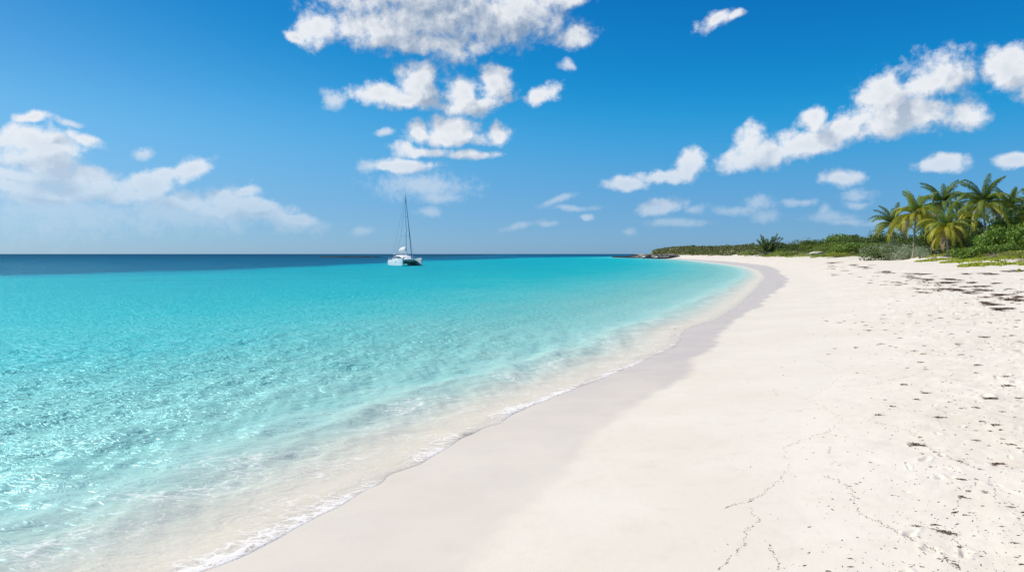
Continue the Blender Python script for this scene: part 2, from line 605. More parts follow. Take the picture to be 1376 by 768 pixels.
# soil and litter under the dune plants
soil = S.mix(S.maprange(S.noise(pos, 1.2, 5, .6), .4, .6), (.14, .16, .05), (.25, .21, .12))
vegm = S.maprange(S.math('ADD', sva, S.math('MULTIPLY', S.math('SUBTRACT', S.noise(pos, .22, 5, .65), .5), 26)), 26.0, 29.0)
scol = S.mix(vegm, scol, soil)
S.link(scol, sb.inputs['Base Color'])
ro = S.math('SUBTRACT', .95, S.math('MULTIPLY', wetm, .50))
S.link(ro, sb.inputs['Roughness'])
S.link(S.math('ADD', .12, S.math('MULTIPLY', wetm, .04)), sb.inputs['Specular IOR Level'])
bmp = S.n('ShaderNodeBump'); bmp.inputs['Distance'].default_value = 0.02
dryness = S.math('SUBTRACT', 1.0, S.math('MULTIPLY', wetm, .93))
under = S.maprange(sda, -1.2, -.1, 1, 0)
urp = S.noise(pos, 5.5, 3, .5, 1.2)
urp = S.math('MULTIPLY', S.math('MULTIPLY', S.math('SUBTRACT', 1.0, S.math('MULTIPLY', S.math('ABSOLUTE', S.math('SUBTRACT', urp, .5)), 5.0), clamp=True), 1.2), under)
hgt = S.math('ADD', urp, S.math('ADD', S.math('MULTIPLY', S.noise(pos, 7, 5, .6), 1.0), S.math('MULTIPLY', S.noise(pos, 60, 3, .6), .25)))
S.link(hgt, bmp.inputs['Height'])
S.link(S.math('MAXIMUM', S.math('MULTIPLY', under, .7), S.math('MULTIPLY', dryness, S.maprange(sda, 4, 9, .25, .8))), bmp.inputs['Strength'])
S.link(bmp.outputs[0], sb.inputs['Normal'])

inland = SD * head_f(GY)
sand = link('sand_beach', np_mesh('sand_beach', np.stack([GX, GY, GZ], 1), QUADS, m_sand, True,
            {'shore': SD, 'wet': WETD, 'inland': inland}))
tag(sand, kind='structure')

# --- water surface
O = np.maximum(-SD, 0)
lipn = fbm(GY * .8, GX * .1, 91, 3)
lip = 0.014 + 0.020 * np.clip(lipn + .1, 0, 1)
for (cy0, amp) in ((12.0, .03), (13.7, .02)):
    lip = lip + amp * np.exp(-((GY - cy0) / .35) ** 2)
film = np.where(SD < 0.0, -DEPTH + lip * (1 - np.exp(-O / 0.05)), -1)
swell = 0.012 * np.sin((SD + .25 * fbm(GX * .3, GY * .3, 61, 3) * 4) * 2 * math.pi / 3.1) * smooth(O, .4, 3) * (1 - smooth(O, 18, 60))
crest = 0.035 * np.exp(-((O - 2.6 - 1.2 * fbm(GY * .15, GX * .05, 62, 3)) / .28) ** 2) * smooth(fbm(GY * .2, GX * 0, 63, 2), -.15, .3)
rip = np.zeros_like(GX)
rr = np.random.RandomState(9)
amask = smooth(O, .15, 2.0) * (1 - smooth(RR.ravel(), 22, 40))
sel = amask > 0
xs_, ys_ = GX[sel], GY[sel]
wx_ = xs_ + .25 * vnoise(xs_ * .9, ys_ * .9, 71); wy_ = ys_ + .25 * vnoise(xs_ * .9, ys_ * .9, 72)
acc = np.zeros_like(xs_)
for k in range(34):
    lam = 0.16 * (1.09 ** k); lam = min(lam, 2.2)
    th = R(-63) + rr.normal(0, .75)
    acc += 0.0105 * lam ** .95 * np.cos(2 * math.pi / lam * (wx_ * math.cos(th) + wy_ * math.sin(th)) + rr.uniform(0, 6.3)) / 1.9
rip[sel] = acc
level = swell + crest + rip * amask
WZ = np.maximum(film, level - 0.004 * (SD > -.3))
WZ = np.where(SD > 0, np.minimum(GZ, 0) - .02 - .4 * SD, WZ)
keep = (SD < 0.5)
fk = keep[QUADS].all(1)
used = np.zeros(len(GX), bool); used[QUADS[fk].ravel()] = True
remap = np.cumsum(used) - 1
wf = remap[QUADS[fk]]

m_w, Wt, wb_ = principled('sea_water', (0, .4, .45), .1, .5)
nt = Wt
for nd in list(m_w.node_tree.nodes): m_w.node_tree.nodes.remove(nd)
out = nt.n('ShaderNodeOutputMaterial')
geo = nt.n('ShaderNodeNewGeometry'); pos = geo.outputs['Position']
dep = nt.attr('depth'); off_ = nt.attr('offshore')
patch = nt.noise(pos, .10, 4, .6)
patch2 = nt.noise(pos, .9, 4, .6)
depv = nt.math('MULTIPLY', dep, nt.math('ADD', .90, nt.math('ADD', nt.math('MULTIPLY', nt.math('SUBTRACT', patch, .5), .5), nt.math('MULTIPLY', nt.math('SUBTRACT', patch2, .5), .35))))
body = nt.ramp(nt.math('DIVIDE', nt.math('LOGARITHM', nt.math('ADD', 1.0, depv), 2.0), 5.0), [
    (0.00, (.88, .79, .64)), (0.025, (.84, .81, .67)), (0.06, (.50, .66, .565)), (0.10, (.28, .54, .485)), (0.14, (.20, .51, .465)), (0.23, (.065, .465, .465)),
    (0.30, (.006, .41, .435)), (0.37, (.0, .35, .405)), (0.43, (.0, .24, .34)), (0.48, (.0, .12, .21)), (0.54, (.0, .095, .18)), (0.70, (.0, .065, .13)), (0.95, (.0, .035, .085))])
vol = nt.n('ShaderNodeBsdfDiffuse'); nt.link(body, vol.inputs['Color'])
clear = nt.n('ShaderNodeBsdfTransparent')
clear.inputs['Color'].default_value = (.97, .985, .975, 1)
opac = nt.maprange(depv, 0.0, 0.34, 0.25, 1.0, smooth=False)
opac = nt.math('POWER', opac, .75)
mixb = nt.n('ShaderNodeMixShader'); nt.put(mixb.inputs[0], opac); nt.link(clear.outputs[0], mixb.inputs[1]); nt.link(vol.outputs[0], mixb.inputs[2])
# ripples
h1 = nt.noise(pos, 2.6, 3, .55, .6)
st = nt.n('ShaderNodeMapping'); st.inputs['Rotation'].default_value = (0, 0, R(-16)); st.inputs['Scale'].default_value = (.42, 1.0, 1.0)
nt.link(pos, st.inputs[0])
h2 = nt.noise(st.outputs[0], 6.5, 3, .6, .8)
rdg = nt.math('SUBTRACT', 1.0, nt.math('MULTIPLY', nt.math('ABSOLUTE', nt.math('SUBTRACT', h2, .5)), 4.0), clamp=False)
h3 = nt.noise(st.outputs[0], .8, 3, .55, .3)
hh = nt.math('ADD', nt.math('MULTIPLY', h1, .075), nt.math('ADD', nt.math('MULTIPLY', rdg, .013), nt.math('MULTIPLY', h3, .16)))
bmp = nt.n('ShaderNodeBump'); bmp.inputs['Distance'].default_value = 1.0
nt.link(hh, bmp.inputs['Height'])
nt.link(nt.maprange(off_, 0.0, 4.0, .35, 1.0), bmp.inputs['Strength'])
bv = nt.n('ShaderNodeBump'); bv.inputs['Distance'].default_value = 1.0
h4 = nt.noise(st.outputs[0], 3.1, 3, .55, 1.0)
rd2 = nt.math('SUBTRACT', 1.0, nt.math('MULTIPLY', nt.math('ABSOLUTE', nt.math('SUBTRACT', h4, .5)), 5.0), clamp=True)
rd1 = nt.math('MAXIMUM', rdg, 0.0)
nt.link(nt.math('ADD', nt.math('MULTIPLY', rd1, .036), nt.math('ADD', nt.math('MULTIPLY', rd2, .055), nt.math('ADD', nt.math('MULTIPLY', h1, .065), nt.math('MULTIPLY', h3, .12)))), bv.inputs['Height'])
nt.link(nt.maprange(off_, 0.5, 9.0, .22, .95), bv.inputs['Strength'])
nt.link(bv.outputs[0], vol.inputs['Normal'])
gl = nt.n('ShaderNodeBsdfGlossy'); gl.inputs['Roughness'].default_value = .30; gl.inputs['Color'].default_value = (.45, .85, 1, 1)
nt.link(bv.outputs[0], gl.inputs['Normal'])
fr = nt.n('ShaderNodeFresnel'); fr.inputs['IOR'].default_value = 1.25
nt.link(bv.outputs[0], fr.inputs['Normal'])
mixg = nt.n('ShaderNodeMixShader')
nt.put(mixg.inputs[0], nt.math('MINIMUM', nt.math('MULTIPLY', fr.outputs[0], .7), .10))
nt.link(mixb.outputs[0], mixg.inputs[1]); nt.link(gl.outputs[0], mixg.inputs[2])
# foam
wps = nt.n('ShaderNodeVectorMath', operation='ADD')
nt.link(pos, wps.inputs[0])
nt.link(nt.vmath('SCALE', nt.vmath('SUBTRACT', nt.noise(pos, 2.5, 3, .6, out=1), (.5, .5, .5)), scale=.35), wps.inputs[1])
fst = nt.n('ShaderNodeMapping'); fst.inputs['Rotation'].default_value = (0, 0, R(-66)); fst.inputs['Scale'].default_value = (.6, 1.5, 1)
nt.link(wps.outputs[0], fst.inputs[0])
vo = nt.n('ShaderNodeTexVoronoi', feature='DISTANCE_TO_EDGE'); vo.inputs['Scale'].default_value = 5.0
nt.link(fst.outputs[0], vo.inputs['Vector'])
vo2 = nt.n('ShaderNodeTexVoronoi', feature='DISTANCE_TO_EDGE'); vo2.inputs['Scale'].default_value = 15.0
nt.link(fst.outputs[0], vo2.inputs['Vector'])
lace = nt.math('MINIMUM', nt.math('MULTIPLY', vo.outputs['Distance'], 2.0), nt.math('ADD', nt.math('MULTIPLY', vo2.outputs['Distance'], 1.7), .12))
lace = nt.math('ADD', lace, nt.math('MULTIPLY', nt.math('SUBTRACT', nt.noise(pos, 9, 5, .7), .5), .55))
along = nt.noise(pos, .45, 3, .6)
edge1 = nt.maprange(off_, 0.02, .65, .52, 0.0)
wy = nt.n('ShaderNodeSeparateXYZ'); nt.link(pos, wy.inputs[0])
calm = nt.maprange(wy.outputs[1], 12, 34, 1.0, .30)
edge1 = nt.math('MULTIPLY', nt.math('MULTIPLY', edge1, calm), nt.maprange(along, .35, .62, .15, 1.0))
b2 = nt.math('ABSOLUTE', nt.math('SUBTRACT', off_, nt.math('ADD', 1.9, nt.math('MULTIPLY', nt.math('SUBTRACT', nt.noise(pos, .35, 2), .5), 3.0))))
edge2 = nt.math('MULTIPLY', nt.maprange(b2, 0, 1.0, .20, 0.0), nt.maprange(nt.noise(pos, .7, 2), .38, .6, 0, 1))
edge3 = nt.math('MULTIPLY', nt.maprange(off_, .5, 3.4, .15, 0.0), nt.maprange(nt.noise(pos, 1.3, 3), .42, .62, 0, 1))
dens = nt.math('MAXIMUM', edge1, nt.math('MAXIMUM', edge2, edge3))
foam = nt.maprange(nt.math('SUBTRACT', dens, lace), -0.04, 0.28, 0, .72)
rim = nt.maprange(off_, 0.0, .06, .6, 0.0)
foam = nt.math('MAXIMUM', foam, nt.math('MULTIPLY', nt.math('MULTIPLY', rim, calm), nt.maprange(along, .40, .56, .05, 1.0)))
fm = nt.n('ShaderNodeBsdfDiffuse'); fm.inputs['Color'].default_value = (.90, .86, .81, 1)
fb = nt.n('ShaderNodeBump'); fb.inputs['Distance'].default_value = .02; fb.inputs['Strength'].default_value = .8
nt.link(nt.noise(pos, 22, 4, .65), fb.inputs['Height']); nt.link(fb.outputs[0], fm.inputs['Normal'])
mixf = nt.n('ShaderNodeMixShader'); nt.put(mixf.inputs[0], foam)
nt.link(mixg.outputs[0], mixf.inputs[1]); nt.link(fm.outputs[0], mixf.inputs[2])
nt.link(mixf.outputs[0], out.inputs[0])

sea = link('sea', np_mesh('sea', np.stack([GX, GY, WZ], 1)[used], wf, m_w, True,
           {'depth': DEPTH[used], 'offshore': O[used]}))
tag(sea, kind='structure')
#@@OBJECTS
# ------------------------------------------------------------------ small mesh builder
class MB:
    def __init__(self):
        self.v, self.f, self.m = [], [], []

    def box(self, c, size, rot=None, mi=0):
        b = len(self.v)
        for dx in (-.5, .5):
            for dy in (-.5, .5):
                for dz in (-.5, .5):
                    p = Vector((dx * size[0], dy * size[1], dz * size[2]))
                    if rot: p = rot @ p
                    self.v.append(tuple(p + Vector(c)))
        for q in ((0, 1, 3, 2), (4, 6, 7, 5), (0, 4, 5, 1), (2, 3, 7, 6), (0, 2, 6, 4), (1, 5, 7, 3)):
            self.f.append(tuple(b + i for i in q)); self.m.append(mi)

    def tube(self, pts, rs, n=8, mi=0, cap=True, flat=1.0):
        pts = [Vector(p) for p in pts]
        if not hasattr(rs, '__len__'): rs = [rs] * len(pts)
        b = len(self.v)
        for i, p in enumerate(pts):
            t = (pts[min(i + 1, len(pts) - 1)] - pts[max(i - 1, 0)]).normalized()
            up = Vector((0, 0, 1)) if abs(t.z) < .9 else Vector((1, 0, 0))
            u = t.cross(up).normalized(); w = u.cross(t)
            for k in range(n):
                a = 2 * math.pi * k / n
                self.v.append(tuple(p + u * (rs[i] * math.cos(a)) + w * (rs[i] * math.sin(a) * flat)))
        for i in range(len(pts) - 1):
            for k in range(n):
                k2 = (k + 1) % n
                self.f.append((b + i * n + k, b + i * n + k2, b + (i + 1) * n + k2, b + (i + 1) * n + k)); self.m.append(mi)
        if cap:
            self.f.append(tuple(b + k for k in range(n))[::-1]); self.m.append(mi)
            self.f.append(tuple(b + (len(pts) - 1) * n + k for k in range(n))); self.m.append(mi)

    def loft(self, secs, closed=True, cap=True, mi=0):
        n = len(secs[0]); b = len(self.v)
        for s_ in secs: self.v += [tuple(p) for p in s_]
        for i in range(len(secs) - 1):
            for k in range(n if closed else n - 1):
                k2 = (k + 1) % n
                self.f.append((b + i * n + k, b + i * n + k2, b + (i + 1) * n + k2, b + (i + 1) * n + k)); self.m.append(mi)
        if cap and closed:
            self.f.append(tuple(b + k for k in range(n))[::-1]); self.m.append(mi)
            self.f.append(tuple(b + (len(secs) - 1) * n + k for k in range(n))); self.m.append(mi)

    def quad(self, a, b_, c, d, mi=0):
        b = len(self.v)
        self.v += [tuple(a), tuple(b_), tuple(c), tuple(d)]
        self.f.append((b, b + 1, b + 2, b + 3)); self.m.append(mi)

    def mesh(self, name, mats, smooth_=True, auto=None):
        me = bpy.data.meshes.new(name)
        me.from_pydata(self.v, [], self.f)
        for m in (mats if isinstance(mats, (list, tuple)) else [mats]): me.materials.append(m)
        me.polygons.foreach_set('material_index', self.m)
        me.polygons.foreach_set('use_smooth', [smooth_] * len(self.f))
        if auto: me.set_sharp_from_angle(angle=R(auto))
        me.update()
        return me

    def build(self, name, mats, parent=None, smooth_=True, auto=35):
        return link(name, self.mesh(name, mats, smooth_, auto), parent)


# ------------------------------------------------------------------ materials of the objects
def leaf_mat(name, cols, scale=.6, trans=.35, rough=.5, isl=.55):
    """leaf: diffuse and see-through, colour differs from leaf to leaf and clump to clump"""
    m = bpy.data.materials.new(name); m.use_nodes = True
    t = NT(m.node_tree)
    for nd in list(m.node_tree.nodes): m.node_tree.nodes.remove(nd)
    o = t.n('ShaderNodeOutputMaterial')
    g = t.n('ShaderNodeNewGeometry')
    f = t.math('ADD', t.math('MULTIPLY', g.outputs['Random Per Island'], isl), t.math('MULTIPLY', t.noise(g.outputs['Position'], scale, 3, .6), 1.17 - isl))
    c = t.ramp(f, [(0.12 + .76 * i / (len(cols) - 1), q) for i, q in enumerate(cols)])
    p = t.n('ShaderNodeBsdfPrincipled'); t.link(c, p.inputs['Base Color']); p.inputs['Roughness'].default_value = rough
    p.inputs['Specular IOR Level'].default_value = .35
    tr = t.n('ShaderNodeBsdfTranslucent'); t.link(t.mix(.35, c, (.35, .42, .02)), tr.inputs['Color'])
    mx = t.n('ShaderNodeMixShader'); mx.inputs[0].default_value = trans
    t.link(p.outputs[0], mx.inputs[1]); t.link(tr.outputs[0], mx.inputs[2]); t.link(mx.outputs[0], o.inputs[0])
    return m


def varied(name, a, b_, scale, rough=.8, spec=.3, bump=0.0):
    m, t, p = principled(name, a, rough, spec)
    tcx = t.n('ShaderNodeTexCoord')
    nz = t.noise(tcx.outputs['Object'], scale, 5, .6)
    t.link(t.mix(t.maprange(nz, .35, .65), a, b_), p.inputs['Base Color'])
    if bump:
        bb = t.n('ShaderNodeBump'); bb.inputs['Distance'].default_value = bump
        t.link(nz, bb.inputs['Height']); t.link(bb.outputs[0], p.inputs['Normal'])
    return m


m_frond = leaf_mat('frond_green', [(.07, .12, .02), (.17, .25, .03), (.31, .38, .05)])
m_frondd = leaf_mat('frond_dark', [(.04, .08, .02), (.10, .17, .03), (.20, .27, .045)])
m_frondy = leaf_mat('frond_yellow', [(.22, .24, .02), (.40, .39, .035), (.55, .47, .05)])
m_frondb = leaf_mat('frond_dry', [(.16, .10, .05), (.27, .19, .10), (.36, .25, .12)], trans=.15)
m_trunk = varied('palm_bark', (.42, .38, .33), (.22, .19, .16), 4, bump=.03)
m_coco = varied('coconut_husk', (.16, .10, .03), (.25, .22, .04), 4)
m_grape = leaf_mat('sea_grape_leaf', [(.03, .07, .012), (.08, .16, .025), (.17, .29, .045), (.28, .40, .07)], 1.0)
m_scrub = leaf_mat('scrub_leaf', [(.05, .095, .018), (.14, .215, .03), (.27, .34, .05)], .5)
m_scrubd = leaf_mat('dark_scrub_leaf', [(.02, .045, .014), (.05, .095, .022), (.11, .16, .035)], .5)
m_olive = leaf_mat('olive_scrub_leaf', [(.10, .115, .03), (.19, .21, .05), (.29, .28, .08)], .5, .2)
m_silver = leaf_mat('silver_leaf', [(.15, .20, .13), (.27, .34, .22), (.40, .46, .32)], .8, .15)
m_lime = leaf_mat('dune_vine_leaf', [(.14, .19, .01), (.29, .35, .02), (.42, .46, .04)], .5, .3)
m_drytwig = leaf_mat('dry_twig', [(.17, .13, .09), (.28, .23, .17), (.38, .33, .26)], .8, .0, .9)
m_stem = varied('grey_stem', (.20, .17, .13), (.32, .28, .22), 5)
m_needle = leaf_mat('needle', [(.07, .11, .035), (.13, .19, .06), (.21, .27, .09)], .4, .2)
m_rock = varied('limestone', (.36, .33, .29), (.13, .12, .11), 1.1, .95, .15, .25)
m_rockd = varied('dark_reef_rock', (.008, .012, .017), (.022, .029, .034), .35, .8, .3, .3)
m_rockw = varied('pale_limestone', (.66, .61, .54), (.33, .28, .23), 1.5, .95, .15, .2)
m_weed = varied('dried_seaweed', (.075, .046, .032), (.17, .11, .075), 9, .85, .2)
m_weedl = varied('bleached_seaweed', (.16, .11, .08), (.30, .22, .15), 9, .85, .2)
m_gel = varied('boat_white', (.90, .90, .89), (.86, .86, .85), 2, .25, .5)
m_glassd = varied('dark_window', (.015, .02, .025), (.03, .035, .04), 2, .08, .6)
m_alu = varied('mast_metal', (.78, .79, .80), (.70, .71, .72), 3, .35, .5)
m_canvas = varied('sail_canvas', (.78, .78, .76), (.68, .68, .66), 3, .8, .2)
m_blue = varied('navy_canvas', (.08, .12, .17), (.12, .16, .22), 3, .8, .2)
m_bounce_green = varied('water_bounce_green', (.03, .48, .34), (.05, .56, .40), 2, .4, .4)  # turquoise bounce off the water, painted in as base colour
m_wire = varied('rigging_wire', (.07, .08, .09), (.12, .13, .14), 3, .4, .5)

# ------------------------------------------------------------------ coconut palms
prand = random.Random(3)


def frond_mesh(name, mat, L, e0, droop, seed, n=58, leaf=.84):
    """rachis leaves the crown along +x at elevation e0 and bends over; leaflets hang in two rows"""
    r = random.Random(seed); mb = MB()
    pts = []; p = Vector((0, 0, 0)); e = e0; N = 14
    side = r.uniform(-.25, .25)
    for i in range(N + 1):
        pts.append(p.copy())
        t = i / N
        e -= droop * (0.35 + 1.3 * t) / N
        p = p + Vector((math.cos(e), side * t * .5, math.sin(e))) * (L / N)
    mb.tube(pts, [.035 * (1 - .85 * i / N) + .004 for i in range(N + 1)], 4, 0, False)
    for i in range(n):
        t = .10 + .90 * (i + .3) / n
        k = t * N; i0 = min(int(k), N - 1); q = pts[i0].lerp(pts[i0 + 1], k - i0)
        tan = (pts[i0 + 1] - pts[i0]).normalized()
        ll = leaf * (math.sin(math.pi * min(1, .16 + t * .80)) ** .7) * r.uniform(.7, 1.15)
        for s_ in (-1, 1):
            lat = Vector((0, s_, 0)) - tan * (Vector((0, s_, 0)).dot(tan)); lat.normalize()
            dirv = (lat * .95 + tan * (.50 + .35 * t) + Vector((0, 0, r.uniform(-.25, .12)))).normalized()
            a0 = q; w = .032 * r.uniform(.7, 1.2)
            a1 = a0 + dirv * ll * .45 + Vector((0, 0, -.04 * ll))
            a2 = a1 + (dirv * .55 + Vector((r.uniform(-.12, .12), 0, -r.uniform(.8, 1.6)))).normalized() * ll * .6
            wv = tan * w
            b = len(mb.v)
            mb.v += [tuple(a0 - wv * .7), tuple(a0 + wv * .7), tuple(a1 - wv), tuple(a1 + wv), tuple(a2)]
            mb.f += [(b, b + 1, b + 3, b + 2), (b + 2, b + 3, b + 4)]; mb.m += [0, 0]
    return mb.mesh(name, mat, False)


FR = {}


def fronds(kind, mat):
    FR[kind] = []
    for v in range(3):
        FR[kind].append([frond_mesh('frond', mat, 1.0 * 4.0, e0, dr, v * 7 + i) for i, (e0, dr) in enumerate(((R(76), 1.15), (R(48), 2.1), (R(18), 2.2), (R(-20), 1.35)))])


fronds('g', m_frond); fronds('d', m_frondd); fronds('y', m_frondy); fronds('b', m_frondb)


def palm(px, py, Y, L, tall_mix, label, footpx=None, seed=0):
    Y *= 1.30; L *= 1.43
    r = random.Random(seed)
    crown = at(px, py, Y)
    fx = at(footpx if footpx else px, py, Y).x
    gz = hz(fx, Y)
    base = Vector((fx, Y + r.uniform(-.3, .3), gz - .15))
    t = empty('coconut_palm', base)
    tag(t, label, 'palm tree', 'coconut palms behind the beach')
    h = crown - base
    pts = []
    for i in range(11):
        u = i / 10
        pts.append(Vector((h.x * u ** 1.6, h.y * u, h.z * (u ** .95))) + Vector((.12 * math.sin(u * 5), 0, 0)) * (1 - u))
    mb = MB(); mb.tube(pts, [.22 - .10 * (i / 10) ** .6 + (.07 if i == 0 else 0) for i in range(11)], 10)
    mb.build('trunk', m_trunk, t)
    mb = MB()
    for i in range(7):
        a = r.uniform(0, 6.28); c = h + Vector((math.cos(a) * .25, math.sin(a) * .25, -.25 - r.uniform(0, .25)))
        mb.tube([c + Vector((0, 0, .15)), c + Vector((0, 0, .08)), c, c - Vector((0, 0, .1)), c - Vector((0, 0, .15))], [.03, .1, .13, .09, .02], 8)
    mb.build('coconut_cluster', m_coco, t)
    mb = MB()                                             # ragged fibre and leaf bases round the growing point
    for i in range(10):
        a = i * 2.4; d = Vector((math.cos(a), math.sin(a), 0))
        mb.tube([h + Vector((0, 0, -.35)), h + d * .12 + Vector((0, 0, .05)), h + d * .30 + Vector((0, 0, .28))], [.10, .08, .03], 5)
    mb.build('crown_shaft', m_frondb, t)
    n = 36
    for i in range(n):
        a = i * 2.39996 + r.uniform(-.2, .2)
        lay = i / n                                       # 0 young and upright, 1 old and hanging
        li = 0 if lay < .22 else (1 if lay < .52 else (2 if lay < .82 else 3))
        kinds = tall_mix
        kd = kinds[0] if lay < .35 else (kinds[1] if lay < .72 else kinds[2])
        if lay > .9 and r.random() < .5: kd = 'b'
        me = FR[kd][r.randrange(3)][li]
        o = link('frond', me, t)
        sc = L / 4.0 * r.uniform(.82, 1.08) * (.85 if lay < .1 else 1)
        o.location = h + Vector((math.cos(a) * .08, math.sin(a) * .08, .10 - .3 * lay))
        o.rotation_euler = Euler((r.uniform(-.25, .25), r.uniform(-.16, .16), a), 'XYZ')
        o.scale = (sc, sc, sc)
    return t


palm(1199, 300, 112, 3.6, 'dgy', 'dark green coconut palm at the left end of the palm grove, with tattered hanging fronds', 1203, 11)
palm(1231, 287, 99, 4.0, 'gyy', 'coconut palm with yellowing arched lower fronds, next to the leftmost palm', 1228, 12)
palm(1266, 272, 116, 4.4, 'ddg', 'tall dark coconut palm standing behind the low yellow-green palm', 1262, 13)
palm(1272, 306, 88, 3.5, 'gyy', 'low bright yellow-green coconut palm at the front of the grove', 1273, 14)
palm(1322, 272, 93, 4.3, 'dgy', 'tallest coconut palm with a pale trunk above the sea grape shrubs', 1325, 15)
palm(1356, 276, 118, 3.9, 'ddg', 'dark coconut palm behind and just right of the tallest palm', 1352, 16)
palm(1388, 288, 92, 3.9, 'dgy', 'coconut palm cut by the right edge of the photo', 1390, 17)
palm(1298, 296, 122, 3.9, 'dgy', 'shaded coconut palm filling the gap behind the tallest and the low yellow-green palm', 1300, 18)
palm(1247, 300, 125, 3.6, 'dgg', 'shaded coconut palm half hidden behind the yellowing palm', 1247, 19)


# ------------------------------------------------------------------ shrubs
def foliage_mesh(name, mat, n, leaf, seed, lobes=7, flat=.62, spiky=0.0, fill=.45):
    """leaf clumps through the volume of several lobes, about 1 m in radius, standing on z = 0"""
    r = np.random.RandomState(seed)
    cs = []
    for i in range(lobes):
        a = r.uniform(0, 6.28); q = r.uniform(0, .62) ** .7
        cs.append((math.cos(a) * q, math.sin(a) * q, r.uniform(.18, .55) * flat / .62, r.uniform(.30, .52)))
    cs = np.array(cs)
    k = r.randint(0, lobes, n)
    d = r.normal(size=(n, 3)); d /= np.linalg.norm(d, axis=1)[:, None]
    rad_ = cs[k, 3] * (fill + (1 - fill) * r.uniform(0, 1, n) ** .45) * (1 + .22 * np.sin(d[:, 0] * 7 + k) * np.sin(d[:, 1] * 6 + d[:, 2] * 5))
    c = cs[k, :3] + d * rad_[:, None] * np.array([1, 1, .8])
    c[:, 2] = np.maximum(c[:, 2], .02)
    nrm = d * .6 + r.normal(size=(n, 3)) * .75 + np.array([0, 0, .45]); nrm /= np.linalg.norm(nrm, axis=1)[:, None]
    ref = r.normal(size=(n, 3))
    u = np.cross(nrm, ref); u /= np.linalg.norm(u, axis=1)[:, None]
    v = np.cross(nrm, u)
    s1 = leaf * r.uniform(.6, 1.3, n)[:, None]; s2 = s1 * (.75 if spiky == 0 else .22)
    s1 = s1 * (1 + spiky)
    co = np.stack([c - u * s1, c - v * s2 + nrm * s2 * .2, c + u * s1, c + v * s2 + nrm * s2 * .2], 1).reshape(-1, 3)
    fc = np.arange(n * 4).reshape(n, 4)
    return np_mesh(name, co, fc, mat, False)


def stems_mesh(seed, hgt_=.5, n=6):
    r = random.Random(seed); mb = MB()
    for i in range(n):
        a = r.uniform(0, 6.28); q = r.uniform(.2, .55)
        mb.tube([(0, 0, -.15), (math.cos(a) * q * .35, math.sin(a) * q * .35, hgt_ * .35), (math.cos(a) * q, math.sin(a) * q, hgt_)], [.035, .025, .01], 5)
    return mb.mesh('stem', m_stem)


KINDS = {}
for kn, mt, n, lf, sp_, fl in (('grape', m_grape, 1500, .050, 0, .68), ('scrub', m_scrub, 1500, .042, 0, .6), ('dark', m_scrubd, 1500, .042, 0, .62),
                               ('olive', m_olive, 1400, .040, .3, .5), ('silver', m_silver, 1900, .034, .8, .55), ('twig', m_drytwig, 700, .045, 1.6, .45),
                               ('lime', m_lime, 900, .05, .3, .28)):
    KINDS[kn] = [(foliage_mesh('foliage', mt, n, lf, 100 + 13 * i + len(kn), 7 + i, fl, sp_), stems_mesh(i, .4 * fl / .6)) for i in range(3)]


def shrub(kn, loc, sx, szz, label, group, name='shrub', cat='shrub', seed=0):
    r = random.Random(seed)
    t = empty(name, loc, r.uniform(0, 6.28))
    t.scale = (sx, sx * r.uniform(.85, 1.15), szz)
    tag(t, label, cat, group)
    f, s_ = KINDS[kn][r.randrange(3)]
    link('foliage', f, t); link('stem', s_, t)
    return t


def shrub_px(kn, px, py, sx, szz, label, group=None, name='shrub', cat='shrub', Y=None, seed=0):
    if Y is None:
        g = ground(px, py)
    else:
        Y *= 1.30; sx *= 1.28; szz *= 1.2
        g = at(px, py, Y)
    g.z = hz(g.x, g.y) - .05
    return shrub(kn, g, sx, szz, label, group, name, cat, seed)


# sea grape thicket at the right edge
GG = 'sea grape shrubs under the palms'
for i, (px, Y, w_, h_, lb) in enumerate([
        (1302, 80, 2.0, 2.6, 'glossy round-leaved sea grape at the foot of the tallest palm, lowest of the sea grapes'),
        (1334, 79, 2.5, 4.1, 'rounded sea grape just right of the trunk of the tallest palm'),
        (1366, 77, 2.7, 5.2, 'highest sea grape shrub near the right edge of the photo'),
        (1392, 74, 2.4, 4.4, 'sea grape shrub cut by the right edge of the photo'),
        (1350, 72, 1.5, 2.0, 'small sea grape in front of the higher sea grape shrubs'),
        (1318, 86, 2.2, 3.6, 'sea grape growing directly behind the tallest palm trunk'),
        (1350, 92, 2.6, 4.4, 'sea grape at the back of the thicket under the dark palm')]):
    shrub_px('grape', px, 340, w_ * 1.1, h_ * .80, lb, GG, 'sea_grape', 'shrub', Y, 20 + i)
# dark undergrowth between the trunks
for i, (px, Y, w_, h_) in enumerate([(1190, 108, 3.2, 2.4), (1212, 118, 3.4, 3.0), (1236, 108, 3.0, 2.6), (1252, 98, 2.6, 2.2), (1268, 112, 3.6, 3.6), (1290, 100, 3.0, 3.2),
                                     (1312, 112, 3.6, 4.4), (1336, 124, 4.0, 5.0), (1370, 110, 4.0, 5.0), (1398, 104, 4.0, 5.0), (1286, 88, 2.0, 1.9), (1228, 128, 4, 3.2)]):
    shrub_px('dark', px, 340, w_ * 1.1, h_ * 1.25, 'dark green undergrowth shrub in the shade between the palm trunks', 'undergrowth between the palm trunks', 'shrub', 'shrub', Y, 60 + i)
